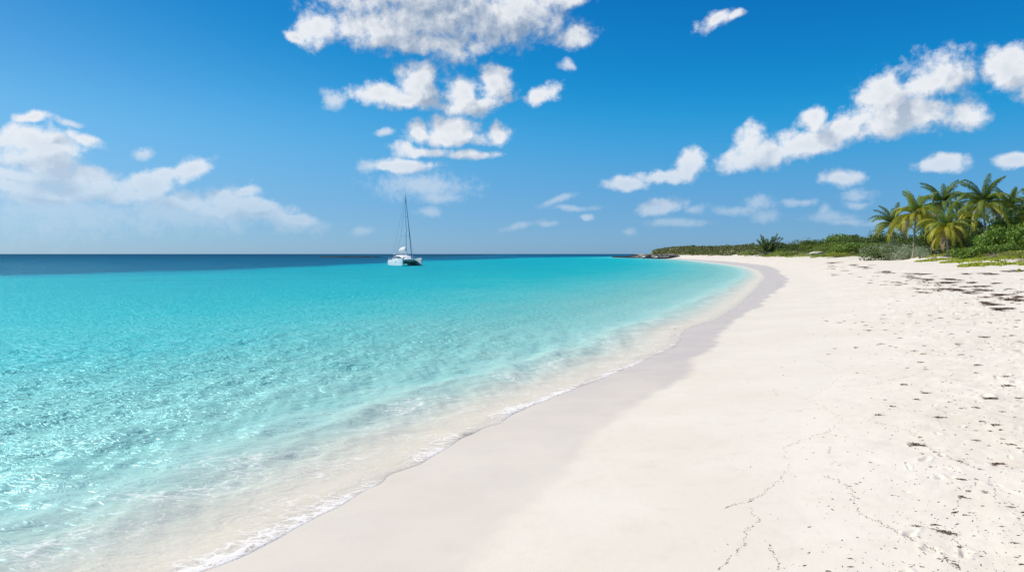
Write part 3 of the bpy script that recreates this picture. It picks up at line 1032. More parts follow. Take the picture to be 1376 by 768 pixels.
# silvery shrubs in front of the left palms
for i, (px, py, w_, h_, lb) in enumerate([
        (1172, 347.5, 3.4, 3.2, 'feathery grey-green dune shrub, leftmost of the silvery ones'),
        (1193, 348.5, 3.6, 3.2, 'silvery grey-green dune shrub below the leftmost palm'),
        (1217, 346.5, 3.5, 3.3, 'silvery grey-green dune shrub below the yellowing palm'),
        (1238, 344.5, 2.2, 2.4, 'small silvery shrub at the right end of the silvery shrubs')]):
    shrub_px('silver', px, py, w_, h_, lb, 'silvery dune shrubs', 'dune_shrub', 'shrub', y_for(px, 25.5) / 1.3, 90 + i)
# dry olive bushes ahead of the sea grapes
for i, (px, py, w_, h_) in enumerate([(1288, 345, 1.6, 1.1), (1306, 345, 1.7, 1.3), (1330, 345.5, 1.5, 1.2), (1348, 345, 1.4, 1.1), (1370, 345, 1.6, 1.2)]):
    shrub_px('olive', px, py, w_, h_, 'low dry olive-brown bush in front of the sea grapes', 'dry olive bushes', 'dry_bush', 'bush', None, 120 + i)
for i, (px, py, w_, h_) in enumerate([(1298, 345.5, 1.3, 1.0), (1338, 346, 1.3, 1.0), (1078, 341, 3.5, 1.8), (1062, 341.5, 4.0, 2.0)]):
    shrub_px('twig', px, py, w_, h_, 'leafless grey-brown twiggy bush at the dune foot', 'dry twiggy bushes', 'dry_bush', 'bush', None, 140 + i)

# dune hedge from the palms to the far bay
hr = random.Random(8); placed = []
tries = 0
while len(placed) < 290 and tries < 12000:
    tries += 1
    y = 100 + 260 * hr.random() ** 1.1
    s_ = 27.5 + 46 * hr.random() ** 1.4
    x = float(np.interp(y, TY, TS)) + s_ / float(np.interp(y, TY, TC))
    px = 688 + F_PX * x / y
    if px > 1420 or px < 960: continue
    if px > 1175 and s_ < 60: continue
    w_ = hr.choice([1.2, 1.7, 2.3, 3.0, 4.2]) * hr.uniform(.85, 1.15) * (1 + y / 600)
    if any((x - a) ** 2 + (y - b) ** 2 < (.60 * (w_ + c)) ** 2 for a, b, c in placed): continue
    placed.append((x, y, w_))
    front = s_ < 32
    kn = hr.choice(['scrub', 'olive', 'olive', 'lime', 'silver'] if front else ['scrub', 'scrub', 'dark', 'dark', 'grape'])
    lb = {'scrub': 'mid-green leafy bush on the dune left of the palm grove', 'olive': 'dull olive bush on the dune left of the palm grove',
          'lime': 'low lime-green bush at the front of the dune', 'silver': 'pale grey-green bush on the dune left of the palm grove',
          'dark': 'dark green bush on the crest of the dune', 'grape': 'fresh green round-leaved bush on the dune left of the palm grove'}[kn]
    shrub(kn, (x, y, hz(x, y) - .1), w_ * 1.2, w_ * (.5 if front else hr.uniform(.6, 1.25)), lb, lb.replace('bush', 'bushes', 1), 'dune_bush', 'bush', tries)

# small dark tree on the hedge line
yy0 = y_for(1149, 46); g = at(1149, 331, yy0); g.z = hz(g.x, g.y) + 1
t = empty('small_tree', g); tag(t, 'small dark round-headed tree rising above the hedge left of the palms', 'tree')
mb = MB(); mb.tube([(0, 0, -.2), (.05, 0, 1.6), (.2, .1, 3.2)], [.14, .10, .05], 7); mb.build('trunk', m_stem, t)
o = link('crown', KINDS['dark'][0][0], t); o.location = (.2, 0, 2.2); o.scale = (1.5, 1.5, 2.6)

# wispy casuarina shrub beyond the dune
g = at(1031, 334, y_for(1031, 30)); g.z = hz(g.x, g.y) - .2
t = empty('casuarina', g, 0, 1.6); tag(t, 'tall wispy needle-leaved casuarina with spreading upright branches beyond the dune', 'tree')
rc = random.Random(5)
mbs, mbn = MB(), MB()
for i in range(34):
    a = rc.uniform(0, 6.28); el = rc.uniform(.45, 1.35); L = rc.uniform(4.0, 8.2) * (1 if el > .8 else .85)
    if math.cos(a) < -.3 and el < .95: L *= 1.12
    d = Vector((math.cos(a) * math.cos(el), math.sin(a) * math.cos(el) * .7, math.sin(el) * .82))
    p0 = Vector((0, 0, .2)); p1 = p0 + d * L * .5 + Vector((0, 0, .2)); p2 = p0 + d * L
    mbs.tube([p0, p1, p2], [.13, .06, .015], 5)
    for j in range(95):
        u = .22 + .78 * (j / 95) ; q = p0.lerp(p1, u * 2) if u < .5 else p1.lerp(p2, u * 2 - 1)
        dd = (d * 1.0 + Vector((rc.uniform(-1, 1), rc.uniform(-1, 1), rc.uniform(-.5, .7))) * .9).normalized()
        ln = rc.uniform(.4, 1.05) * (1.2 - .5 * u); wv = dd.cross(Vector((rc.uniform(-1, 1), rc.uniform(-1, 1), 1))).normalized() * .075
        b = len(mbn.v)
        mbn.v += [tuple(q - wv), tuple(q + wv), tuple(q + dd * ln + wv * .4), tuple(q + dd * ln - wv * .4)]
        mbn.f.append((b, b + 1, b + 2, b + 3)); mbn.m.append(0)
mbs.build('branches', m_stem, t); mbn.build('needles', m_needle, t, False, None)

# far scrub on the headland: reads as one mass
fr_ = np.random.RandomState(17)
co_all = []
n_b = 0
for _ in range(5200):
    y = fr_.uniform(325, 760); s_ = fr_.uniform(15, 75) * (1 if y < 600 else 1)
    smin = 27 / float(head_f(np.array(y)))
    if s_ < smin + 1.5: continue
    x = float(np.interp(y, TY, TS)) + s_ / float(np.interp(y, TY, TC))
    if x / y > .52 or x / y < .195: continue
    z = hz(x, y)
    hh_ = fr_.uniform(1.2, 2.6); w_ = fr_.uniform(1.8, 3.6)
    n_ = 46
    d = fr_.normal(size=(n_, 3)); d /= np.linalg.norm(d, axis=1)[:, None]; d[:, 2] = np.abs(d[:, 2])
    c = np.array([x, y, z]) + d * np.array([w_, w_, hh_]) * fr_.uniform(.6, 1.05, n_)[:, None]
    nr = d + fr_.normal(size=(n_, 3)) * .7; nr /= np.linalg.norm(nr, axis=1)[:, None]
    u = np.cross(nr, fr_.normal(size=(n_, 3))); u /= np.linalg.norm(u, axis=1)[:, None]; v = np.cross(nr, u)
    s1 = fr_.uniform(.28, .62, n_)[:, None]
    co_all.append(np.stack([c - u * s1, c - v * s1 * .7, c + u * s1, c + v * s1 * .7], 1).reshape(-1, 3))
    n_b += 1
co_all = np.concatenate(co_all)
m_far = leaf_mat('headland_scrub_leaf', [(.04, .065, .018), (.09, .12, .03), (.16, .17, .055), (.21, .19, .09)], .05, .2, .5, .3)
o = link('headland_scrub', np_mesh('headland_scrub', co_all, np.arange(len(co_all)).reshape(-1, 4), m_far, False))
tag(o, 'low wind-cut scrub covering the far headland', 'scrub', None, 'stuff')

# creeping dune vines
vr = np.random.RandomState(23)
vc = []
N_ = 150000
yy = 56 + 230 * vr.rand(N_) ** 1.2; ss = 16 + 17 * vr.rand(N_)
xx = np.interp(yy, TY, TS) + ss / np.interp(yy, TY, TC)
pxx = 688 + F_PX * xx / yy
edge = 26.5 - 5.5 * smooth(pxx, 1180, 1300) + 8.0 * fbm(xx * .12, yy * .12, 203, 2)
dens_ = fbm(xx * .22, yy * .22, 201, 4) + .05 * (ss - edge)
ok = (dens_ > .07) & (ss > edge - 1) & (pxx > 990) & (pxx < 1460)
ok &= ~((pxx < 1180) & (ss < 24))
xx, yy = xx[ok], yy[ok]; zz = height(xx, yy)
n_ = len(xx)
c = np.stack([xx, yy, zz + vr.uniform(.02, .20, n_)], 1)
nr = vr.normal(size=(n_, 3)) * .6 + np.array([-.2, -.4, .9]); nr /= np.linalg.norm(nr, axis=1)[:, None]
u = np.cross(nr, vr.normal(size=(n_, 3))); u /= np.linalg.norm(u, axis=1)[:, None]; v = np.cross(nr, u)
s1 = vr.uniform(.07, .16, n_)[:, None]
cc_ = np.stack([c - u * s1, c - v * s1 * .7, c + u * s1, c + v * s1 * .7], 1).reshape(-1, 3)
o = link('dune_vines', np_mesh('dune_vines', cc_, np.arange(len(cc_)).reshape(-1, 4), m_lime, False))
tag(o, 'lime-green creeping vines on the sand in front of the shrubs', 'vines', None, 'stuff')


# ------------------------------------------------------------------ rocks
def rock_mesh(name, mat, seed, sub=4, amp=.35):
    import bmesh
    bm = bmesh.new(); bmesh.ops.create_icosphere(bm, subdivisions=sub, radius=1)
    co = np.array([v.co[:] for v in bm.verts])
    d = fbm(co[:, 0] * 1.3 + seed * 9, co[:, 1] * 1.3 + co[:, 2] * 1.1, seed, 4) + .6 * fbm(co[:, 2] * 2.1 + 7, co[:, 0] * 2.1 - co[:, 1] * 1.7, seed + 5, 3)
    d = np.round(d * 5) / 5 * .5 + d * .5
    co = co * (1 + amp * d[:, None])
    co[:, 2] = np.clip(co[:, 2], -.5, .75 + .2 * fbm(co[:, 0] * 2, co[:, 1] * 2, seed, 2))
    for v_, c_ in zip(bm.verts, co): v_.co = c_
    me = bpy.data.meshes.new(name); bm.to_mesh(me); bm.free()
    me.materials.append(mat)
    return me


RK = [rock_mesh('shore_rock', m_rock, i) for i in range(4)]
RKD = [rock_mesh('shore_rock', m_rockd, 10 + i) for i in range(2)]
rk = random.Random(31)
for i in range(110):
    y = rk.uniform(440, 650) if i < 85 else rk.uniform(560, 640)
    s_ = rk.uniform(-7, 11)
    x = float(np.interp(y, TY, TS)) + s_ / float(np.interp(y, TY, TC))
    wet_ = s_ < 0 or rk.random() < .3
    o = link('shore_rock', rk.choice(RKD if wet_ else RK))
    w_ = rk.uniform(1.6, 4.2)
    o.location = (x, y, max(hz(x, y), -.2) + .05)
    o.scale = (w_, w_ * rk.uniform(.7, 1.3), w_ * rk.uniform(.22, .42)); o.rotation_euler = (0, 0, rk.uniform(0, 6.28))
    if wet_: tag(o, 'dark weathered rock at the waterline of the far headland', 'rock', 'dark rocks along the headland')
    else: tag(o, 'grey limestone rock on the shore of the far headland', 'rock', 'grey rocks along the headland')
# the point running out into the sea
for i, (px, w_, h_) in enumerate([(846, 5, .5), (852, 6, .8), (860, 7, 1.0), (868, 7, 1.4), (876, 8, 1.8), (884, 8, 2.1), (893, 8, 2.2)]):
    g = at(px, 344, 596 + 6 * (i % 2))
    o = link('point_rock', RKD[i % 2] if i % 3 else RK[i % 4]); o.location = (g.x, g.y, -.1); o.scale = (w_, w_, h_)
    o.rotation_euler = (0, 0, i * 1.7)
    tag(o, 'low rock on the tip of the headland running out into the sea', 'rock', 'rocks at the tip of the headland')
# reef left of the boat
g = at(470, 344, 640)
o = link('rock_reef', rock_mesh('rock_reef', m_rockd, 44, 5, .3)); o.location = (g.x, 640, -.25); o.scale = (29, 5, 1.5)
tag(o, 'long low black rock reef breaking the sea left of the catamaran', 'reef')
# pale outcrops on the dune
for i, (px, py, Y, sx, sz_, lb) in enumerate([(1101, 337, y_for(1101, 31), 3.0, 1.7, 'pale limestone outcrop showing through the scrub left of the palms'),
                                      (1090, 339, y_for(1090, 29), 1.5, .8, 'smaller pale rock at the foot of the limestone outcrop'),
                                      (1254, 341, y_for(1254, 25), .7, .4, 'small white rock on the sand below the palm grove')]):
    g = at(px, py, Y); g.z = hz(g.x, g.y)
    o = link('limestone_outcrop', rock_mesh('limestone_outcrop', m_rockw, 50 + i, 5, .5)); o.location = g; o.scale = (sx, sx * .8, sz_)
    tag(o, lb, 'rock')


# ------------------------------------------------------------------ catamaran
def catamaran():
    w = at(545, 356.4, 190)
    head = math.atan2(-math.cos(R(26)), math.sin(R(26)))      # bow towards the camera, a little to the right
    t = empty('catamaran', (w.x, 190, 0), head)
    tag(t, 'white sailing catamaran with a bare mast anchored on the turquoise water', 'boat')
    L, B = 11.2, 2.5
    st_ = [(-5.6, .60, .10, 1.15), (-5.0, .72, -.25, 1.35), (-3, .82, -.45, 1.45), (0, .86, -.5, 1.55), (3, .74, -.45, 1.70), (4.8, .44, -.3, 1.85), (5.6, .12, .15, 1.95)]
    for s_ in (-1, 1):
        mb = MB(); secs = []
        for (x, hw, zb, zt) in st_:
            y0 = s_ * B
            secs.append([(x, y0 - hw, zt), (x, y0 - hw * 1.04, zt * .62), (x, y0 - hw * .82, .05 if zb < .05 else zb + .02), (x, y0, zb - .02), (x, y0 + hw * .82, .05 if zb < .05 else zb + .02), (x, y0 + hw * 1.04, zt * .62), (x, y0 + hw, zt)])
        mb.loft(secs)
        h = mb.build('hull', m_gel, t)
        mb = MB()
        for x in (-2.6, -1.2, .6, 2.2): mb.box((x, s_ * (B + .80), .98), (.62, .03, .15))
        mb.build('porthole_strip', m_glassd, h)
        mb = MB()
        for k, (x, zz_) in enumerate(((-5.75, .45), (-6.0, .25))): mb.box((x, s_ * B, zz_), (.35, 1.0, .12))
        mb.build('stern_steps', m_gel, h)
        mb = MB(); mb.loft([[(x, s_ * B - hw * 1.045, .30), (x, s_ * B - hw * .86, .02), (x, s_ * B + hw * .86, .02), (x, s_ * B + hw * 1.045, .30)] for (x, hw, zb, zt) in st_[1:-1]])
        pass
    mb = MB()
    mb.loft([[(x, -B + .3, zt), (x, -B + .3, zb), (x, B - .3, zb), (x, B - .3, zt)] for (x, zb, zt) in ((-5.2, .75, 1.12), (0, .72, 1.38), (2.4, .85, 1.46))])
    mb.build('bridge_deck', m_gel, t)
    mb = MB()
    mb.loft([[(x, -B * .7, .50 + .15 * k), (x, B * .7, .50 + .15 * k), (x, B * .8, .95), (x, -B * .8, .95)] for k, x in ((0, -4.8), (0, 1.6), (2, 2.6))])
    mb.build('bridge_deck_keel', m_bounce_green, t)  # shaded white underside, green water bounce put into its colour
    mb = MB()                                                 # trampoline netting, coloured with the same water bounce, and forward beam
    mb.box((4.05, 0, 1.34), (3.2, 3.5, .05)); mb.build('trampoline', m_bounce_green, t)
    mb = MB(); mb.tube([(5.2, -B, 1.55), (5.2, 0, 1.62), (5.2, B, 1.55)], .09, 8); mb.build('forward_beam', m_alu, t)
    # cabin
    mb = MB()
    prof = [(-3.6, 2.05, 1.3, 2.35, 1.75), (-2.0, 2.15, 1.36, 2.72, 1.85), (.6, 2.10, 1.42, 2.66, 1.70), (2.0, 1.75, 1.45, 2.25, 1.2), (2.9, 1.2, 1.48, 1.62, .8)]
    mb.loft([[(x, -hw, zb), (x, -hw * .98, zb + (zt - zb) * .3), (x, -tw, zt - .06), (x, -tw * .5, zt), (x, tw * .5, zt), (x, tw, zt - .06), (x, hw * .98, zb + (zt - zb) * .3), (x, hw, zb)] for (x, hw, zb, zt, tw) in prof])
    cab = mb.build('cabin', m_gel, t)
    for s_ in (-1, 1):
        mb = MB()
        mb.loft([[(x, s_ * (hw * 1.0), zb + (zt - zb) * .38), (x, s_ * (hw * 1.03), zb + (zt - zb) * .42), (x, s_ * (tw + (hw - tw) * .45) * 1.02, zb + (zt - zb) * .74), (x, s_ * (tw + (hw - tw) * .40), zb + (zt - zb) * .72)] for (x, hw, zb, zt, tw) in prof[0:4]])
        mb.build('side_window', m_glassd, cab)
    for y in (-.95, 0, .95):
        mb = MB(); mb.box((2.22, y, 2.0), (.06, .75, .42), Matrix.Rotation(R(-38), 3, 'Y')); mb.build('front_window', m_glassd, cab)
    mb = MB(); mb.box((-4.3, 0, 2.98), (2.4, 3.3, .09))
    for s_ in (-1, 1):
        for x in (-5.3, -3.3): mb.tube([(x, s_ * 1.5, 1.1), (x, s_ * 1.5, 2.95)], .035, 6)
    mb.build('cockpit_awning', m_canvas, t)
    # rig
    MX = .4
    mb = MB(); mb.tube([(MX, 0, 2.4), (MX - .05, 0, 10), (MX - .12, 0, 18.3)], [.13, .115, .085], 8); mast = mb.build('mast', m_alu, t)
    mb = MB(); mb.tube([(MX - .1, 0, 18.3), (MX - .1, 0, 19.2)], .02, 5); mb.box((MX + .1, 0, 18.45), (.5, .06, .05)); mb.build('masthead_antenna', m_wire, mast)
    mb = MB()
    for z, q in ((7.6, 1.25), (12.6, .9)): mb.tube([(MX - .25, -q, z), (MX, 0, z + .05), (MX - .25, q, z)], .035, 6)
    mb.build('spreader', m_alu, mast)
    mb = MB(); mb.tube([(MX + .12, .1, 8.6), (MX + .12, .1, 9.8)], .17, 8); mb.build('radar', m_gel, mast)
    mb = MB(); mb.tube([(MX - .2, 0, 3.55), (-5.0, 0, 3.75)], .10, 8); boom = mb.build('boom', m_alu, t)
    mb = MB(); mb.tube([(MX - .25, 0, 4.25), (-1.2, .02, 4.18), (-2.6, -.03, 4.12), (-3.8, 0, 4.02), (-4.9, 0, 3.92)], [.36, .52, .50, .44, .26], 10, flat=1.25); mb.build('sail_cover', m_canvas, boom)
    mb = MB(); mb.tube([(5.15, 0, 1.8), (3.4, 0, 8), (MX + .05, 0, 17.6)], [.10, .10, .05], 8); mb.build('furled_jib', m_blue, t)
    for s_ in (-1, 1):
        mb = MB(); mb.tube([(MX - 1.2, s_ * 2.7, 1.5), (MX - .3, s_ * 1.25, 7.6), (MX - .1, 0, 17.4)], .022, 5); mb.build('shroud', m_wire, t)
        mb = MB(); mb.tube([(-5.3, s_ * 2.1, 1.4), (MX - .12, 0, 18.1)], .018, 5); mb.build('backstay', m_wire, t)
        mb = MB()
        xs2 = [-5.3, -3.6, -1.8, 0, 1.8, 3.6, 5.1]
        for x in xs2: mb.tube([(x, s_ * (B + .5 - .04 * max(x, 0) ** 1.3), 1.25), (x, s_ * (B + .5 - .04 * max(x, 0) ** 1.3), 2.05)], .02, 5)
        for zz_ in (1.65, 2.03): mb.tube([(x, s_ * (B + .5 - .04 * max(x, 0) ** 1.3), zz_) for x in xs2], .014, 5)
        mb.build('guard_rail', m_alu, t)
    mb = MB()
    for s_ in (-1, 1): mb.tube([(-5.2, s_ * 1.0, 1.1), (-5.9, s_ * 1.0, 2.2), (-6.7, s_ * 1.0, 2.25)], .05, 6)
    dv = mb.build('davit', m_alu, t)
    mb = MB()
    mb.tube([(-6.7, -1.5, 1.65), (-6.55, 0, 1.62), (-6.7, 1.3, 1.72)], [.2, .24, .14], 8)
    mb.tube([(-6.1, -1.5, 1.65), (-6.15, 0, 1.62), (-6.5, 1.35, 1.72)], [.2, .24, .14], 8)
    mb.box((-6.4, -.2, 1.55), (.5, 2.3, .06))
    tag(mb.build('dinghy', m_canvas, t), 'small pale dinghy slung across the stern')
    return t


catamaran()


# ------------------------------------------------------------------ seaweed on the sand
def weed_mesh(seed, mat, n, long_=1.0):
    """tangle of flat curled strands, about 1 m long, lying on z = 0"""
    r = random.Random(seed); mb = MB()
    bend = r.uniform(-.35, .35)
    for i in range(n):
        u = max(-.42, min(.42, r.gauss(0, .21))); x, y = u, bend * (u * u * 4 - .2) + r.gauss(0, .07 * long_)
        a = r.gauss(0, .55) if r.random() < .75 else r.uniform(0, 6.28)
        L = r.uniform(.10, .30); pts = []
        z = abs(r.gauss(0, .025)) + .01
        cur = r.uniform(-3, 3)
        for k in range(5):
            pts.append((x, y, z + .02 * math.sin(k + i)))
            x += math.cos(a) * L / 4; y += math.sin(a) * L / 4; a += cur * .25
        w_ = r.uniform(.012, .03)
        mb.tube(pts, [w_ * .5, w_, w_ * 1.1, w_ * .8, w_ * .2], 4, 0, True, .5)
    return mb.mesh('seaweed', mat, False)


WM = [weed_mesh(i, m_weed, 46 + 8 * (i % 3)) for i in range(6)]
WML = [weed_mesh(20 + i, m_weedl, 30) for i in range(3)]
WMT = [weed_mesh(40 + i, m_weed, 30) for i in range(4)]


def put_weed(px, py, lp, wp_, ang_=0.0, me=None, label=None, group=None, name='seaweed_clump', i=0):
    g = ground(px, py)
    if lp < 1: return
    lm = lp / F_PX * g.y * 1.05
    o = link(name, me); o.location = (g.x, g.y, hz(g.x, g.y) + .001)
    rz = math.atan2(g.x, g.y)
    depth_m = max(wp_ / F_PX * g.y * 1.1, lm * .25)
    fs = min(depth_m * g.y / 2.4 / lm, 1.6) if lm > 0 else .5          # how deep the clump lies on the sand
    o.scale = (lm, lm * max(.35, min(fs * 1.0, 1.5)), max(lm * .8, .12) if lm < .5 else .45)
    o.rotation_euler = (0, 0, -rz + ang_)
    tag(o, label, 'seaweed', group)


near_z = [(165, 18, 30, 8, 0), (368, 28, 40, 8, 0), (362, 55, 25, 10, 0), (470, 70, 45, 12, 0), (477, 102, 55, 12, 0), (180, 43, 20, 5, 0), (115, 38, 18, 5, 0), (105, 98, 45, 6, .2),
          (178, 127, 35, 8, .3), (145, 150, 35, 10, -.4), (360, 180, 28, 12, -.5), (410, 148, 60, 8, .5), (515, 146, 30, 8, .1), (500, 214, 15, 6, 0), (35, 152, 18, 6, 0),
          (225, 215, 50, 8, .5), (435, 242, 70, 5, .1), (449, 260, 22, 24, 1.2), (412, 264, 30, 6, -.7), (145, 314, 80, 8, 0), (60, 175, 25, 8, -.3), (8, 206, 40, 8, 0),
          (435, 382, 60, 10, .9), (310, 437, 50, 8, 0), (360, 436, 20, 6, -.8), (310, 500, 35, 18, 0), (285, 555, 30, 8, .9), (322, 565, 30, 5, .5), (215, 600, 40, 10, .2), (150, 604, 45, 5, 0),
          (255, 628, 110, 6, -.3), (303, 680, 25, 22, .8), (527, 557, 20, 30, 1.2), (500, 665, 40, 6, .1), (525, 742, 25, 8, .2), (285, 742, 45, 6, -.6), (165, 750, 20, 4, 0), (230, 722, 22, 5, 0),
          (485, 536, 40, 5, .1), (455, 292, 20, 5, 0), (490, 312, 40, 8, -.2), (515, 325, 25, 5, 0), (360, 297, 40, 4, 0), (160, 286, 15, 8, 0), (215, 340, 30, 6, -.4), (240, 352, 25, 5, -.4),
          (455, 195, 30, 5, 0), (385, 230, 40, 4, .1), (265, 160, 20, 4, 0), (310, 183, 25, 4, 0), (300, 372, 30, 4, -.4), (375, 400, 20, 4, 0), (330, 478, 25, 4, .2), (395, 485, 25, 4, 0)]
far_z = [(210, 60, 120, 8), (330, 75, 90, 10), (420, 90, 120, 14), (560, 120, 140, 14), (690, 150, 90, 20), (740, 130, 130, 8), (790, 165, 90, 8), (920, 165, 110, 10), (900, 185, 170, 8),
         (1010, 130, 70, 8), (1060, 185, 60, 10), (1100, 210, 90, 12), (945, 228, 140, 12), (1030, 250, 80, 12), (1145, 232, 110, 14), (1270, 228, 40, 12), (1190, 130, 110, 10), (1300, 115, 120, 8),
         (1250, 262, 120, 10), (1320, 293, 120, 14), (1350, 275, 80, 8), (1130, 313, 60, 10), (1190, 323, 90, 6), (1240, 350, 140, 12), (1230, 355, 60, 14), (1200, 190, 60, 6), (1345, 110, 70, 8)]
mid_z = [(465, 180, 14, 10), (712, 238, 20, 10), (845, 240, 40, 12), (345, 267, 14, 8), (255, 265, 14, 8), (472, 308, 14, 8), (540, 348, 22, 10), (500, 437, 25, 12), (570, 503, 26, 16), (600, 530, 40, 6),
         (860, 493, 25, 12), (1030, 492, 35, 10), (1060, 390, 28, 12), (790, 390, 40, 16), (850, 405, 35, 8), (735, 488, 22, 8), (705, 437, 40, 6), (810, 462, 22, 10), (1130, 525, 80, 8), (960, 567, 45, 9),
         (1345, 553, 42, 14), (485, 567, 50, 6), (540, 580, 22, 8), (580, 590, 25, 6), (755, 578, 34, 10), (690, 610, 50, 8), (745, 630, 60, 6), (880, 628, 20, 8), (990, 635, 50, 10), (918, 608, 14, 8),
         (840, 636, 12, 8), (1045, 645, 18, 8), (1090, 600, 22, 6), (1015, 312, 50, 12), (660, 383, 44, 5), (500, 385, 40, 4), (490, 410, 50, 4), (410, 482, 50, 4), (425, 462, 25, 4), (340, 508, 18, 5),
         (210, 490, 8, 8), (60, 507, 10, 6), (1340, 420, 44, 14), (1365, 368, 34, 10), (1150, 430, 20, 6), (900, 430, 24, 6), (960, 410, 40, 5), (1000, 370, 30, 4), (1230, 190, 50, 5), (1260, 470, 24, 8),
         (1070, 445, 30, 8), (1320, 515, 20, 8), (1250, 520, 22, 8), (1330, 460, 46, 6), (620, 440, 30, 4), (930, 328, 14, 8), (790, 343, 24, 6), (575, 283, 14, 6), (735, 333, 10, 6), (120, 405, 14, 5), (150, 430, 12, 4),
         (255, 366, 10, 5), (80, 318, 10, 5), (530, 180, 10, 10), (510, 160, 10, 8)]
wr = random.Random(77)
SPEC = {(145, 314): 'long thin brown strand of dry seaweed lying level on clean sand, right foreground',
        (449, 260): 'dark knot of dry seaweed standing up from a dimple in the sand, right foreground',
        (435, 382): 'thick curved strand of dry seaweed bent uphill beside a footprint, right foreground',
        (527, 557): 'dark lump of seaweed at the right edge of the photo, half in a footprint',
        (310, 500): 'small ring-shaped tangle of dry seaweed on smooth sand, right foreground',
        (255, 628): 'longest fine seaweed strand, slanting down in the right foreground',
        (303, 680): 'crumbly vertical tangle of seaweed at the end of the longest strand'}
for i, (zx, zy, l_, w_, a_) in enumerate(near_z):
    lb = SPEC.get((zx, zy))
    put_weed(1176 + zx / 2.665, 480 + zy / 2.665, l_ / 2.665, w_ / 2.665, a_, WM[i % 6] if w_ > 7 else WMT[i % 4],
             lb or 'small dark brown scrap of dry seaweed on the trodden sand in the right foreground', 'seaweed scraps in the right foreground')
for i, (zx, zy, l_, w_) in enumerate(far_z):
    for k in range(3):
        put_weed(1080 + (zx + wr.uniform(-.28, .28) * l_) / 4.649, 340 + (zy + (k - 1) * w_ * .35) / 4.649, l_ * (1.0 if k else 1.5) / 4.649, w_ / 4.649, wr.uniform(-.25, .25), WM[(i + k) % 6],
                 'flat dark mat of dry seaweed in the wrack line below the dune vines', 'seaweed mats of the wrack line', 'seaweed_mat')
for i, (zx, zy, l_, w_) in enumerate(mid_z):
    put_weed(1080 + zx / 4.649, 340 + zy / 4.649, l_ / 4.649, w_ / 4.649, wr.uniform(-.4, .6), (WM[i % 6] if w_ > 7 else WMT[i % 4]) if i % 5 else WML[i % 3],
             'small clump of dry seaweed scattered on the upper beach below the wrack line', 'seaweed clumps on the upper beach')
for i in range(70):
    zx = wr.uniform(150, 1376); base = 95 + .17 * (zx - 200) + wr.gauss(0, 34)
    put_weed(1080 + zx / 4.649, 340 + base / 4.649, wr.uniform(30, 120) / 4.649, wr.uniform(4, 9) / 4.649, wr.uniform(-.3, .3), (WMT + WML)[i % 7],
             'thin broken streak of dry seaweed between the darker mats of the wrack line', 'thin streaks of the wrack line', 'seaweed_streak')
for i in range(90):
    zx = wr.uniform(100, 1376); zy = 150 + 500 * wr.random()
    if wr.random() > .25 + zx / 1376: continue
    put_weed(1080 + zx / 4.649, 340 + zy / 4.649, wr.uniform(12, 46) / 4.649, 5 / 4.649, wr.uniform(-.5, .5), (WMT + WML)[i % 7],
             'thin faded wisp of dry seaweed scattered across the upper beach', 'seaweed wisps on the upper beach', 'seaweed_wisp')
# clumps caught in the swash
for px, py, l_, lb in ((625, 581, 15, 'olive-brown seaweed caught under the swash edge, nearer the camera'), (684, 551, 15, 'olive-brown seaweed caught under the swash edge, farther from the camera'),
                       (717, 541, 5, 'tiny dark weed scrap in the swash between the farther caught seaweed and the bend'), (907, 441, 6, 'small dark weed tuft in the shallows where the wet sand narrows')):
    d = pix_dir(px, py); tt_ = (0.03 - CAM_H) / d.z
    o = link('swash_seaweed', WM[int(px) % 6]); lm = l_ / F_PX * d.y * tt_
    o.location = (d.x * tt_, d.y * tt_, .012); o.scale = (lm, lm * .8, lm * .6); o.rotation_euler = (0, 0, .5)
    tag(o, lb, 'seaweed')

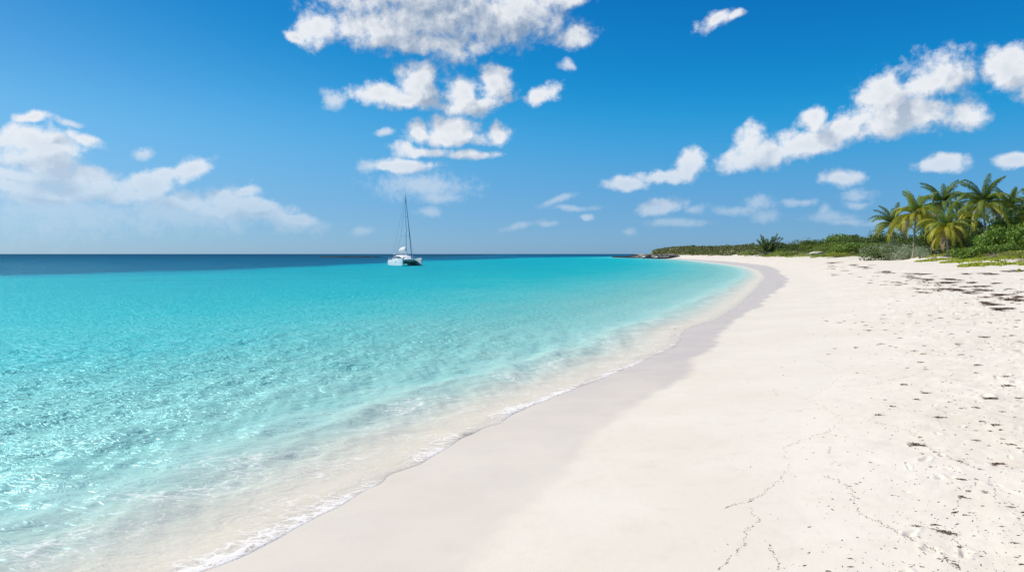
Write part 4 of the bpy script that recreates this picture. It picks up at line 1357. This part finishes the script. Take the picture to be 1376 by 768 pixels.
# fine crumbs: too many to count
Z8 = lambda p: (950 + p[0] / 1.793, 340 + p[1] / 1.793)
lines = [[(320, 300), (300, 318), (270, 335), (250, 345)], [(240, 350), (265, 362), (300, 382), (325, 400), (300, 425), (240, 448), (185, 468)],
         [(185, 470), (192, 495), (205, 500), (185, 535), (160, 560), (110, 595), (40, 612)], [(100, 610), (125, 645), (95, 665), (90, 700), (60, 730), (30, 762)],
         [(280, 535), (320, 550), (350, 570), (355, 600), (370, 630), (420, 650), (470, 680), (520, 700), (560, 720), (600, 760)],
         [(480, 655), (550, 665), (600, 685), (615, 720), (605, 762)], [(390, 405), (450, 415), (490, 430), (530, 465), (570, 490)], [(290, 460), (303, 500), (298, 515)],
         [(575, 490), (620, 505), (660, 525)], [(140, 690), (160, 720), (175, 762)], [(240, 215), (260, 255), (320, 285), (322, 300)], [(150, 330), (175, 345)], [(410, 310), (470, 300), (500, 295)],
         [(330, 320), (400, 318), (440, 305)], [(590, 630), (612, 590), (640, 560), (660, 545)], [(680, 540), (700, 600)], [(420, 340), (440, 380), (400, 395)]]
cr = random.Random(5); mbc = MB()


def crumb(px, py, s_):
    g = ground(px, py)
    if sdist(g.x, g.y) < 1.2: return
    z = hz(g.x, g.y)
    a = cr.uniform(0, 3.14); L = s_ * cr.uniform(.5, 1.8); w_ = s_ * .28
    d1 = Vector((math.cos(a), math.sin(a), 0)); d2 = Vector((-math.sin(a), math.cos(a), 0))
    c0 = Vector((g.x, g.y, z + .002))
    b = len(mbc.v)
    mbc.v += [tuple(c0 - d1 * L), tuple(c0 + d2 * w_), tuple(c0 + d1 * L), tuple(c0 - d2 * w_), tuple(c0 + Vector((0, 0, w_ * 1.2)))]
    for q in ((0, 3, 4), (3, 2, 4), (2, 1, 4), (1, 0, 4)): mbc.f.append((b + q[0], b + q[1], b + q[2])); mbc.m.append(0 if cr.random() < .7 else 1)


for ln in lines:
    P = [Z8(p) for p in ln]
    for (a, b_) in zip(P[:-1], P[1:]):
        d = math.hypot(a[0] - b_[0], a[1] - b_[1])
        for k in range(int(d * 1.35)):
            if vnoise(np.array([a[0] * .13 + k * .17]), np.array([a[1] * .2]), 5)[0] < -.22: continue
            u = cr.random()
            crumb(a[0] + (b_[0] - a[0]) * u + cr.gauss(0, .9) + 2.0 * math.sin(u * 9 + a[0]), a[1] + (b_[1] - a[1]) * u + cr.gauss(0, .8), .006 + .003 * cr.random())
for k in range(2600):
    px = cr.uniform(960, 1400); py = 365 + 410 * cr.random() ** 1.3
    w_ = smooth(np.array(px + (py - 400) * .18), 1060, 1330)
    if cr.random() > .05 + .95 * float(w_): continue
    crumb(px, py, .007 + .016 * cr.random() ** 3 + .00025 * (600 - min(py, 600)) * .3)
o = mbc.build('seaweed_crumbs', [m_weed, m_weedl], None, False, None)
tag(o, 'fine seaweed crumbs strewn in thin wandering lines over the pale sand', 'seaweed', None, 'stuff')
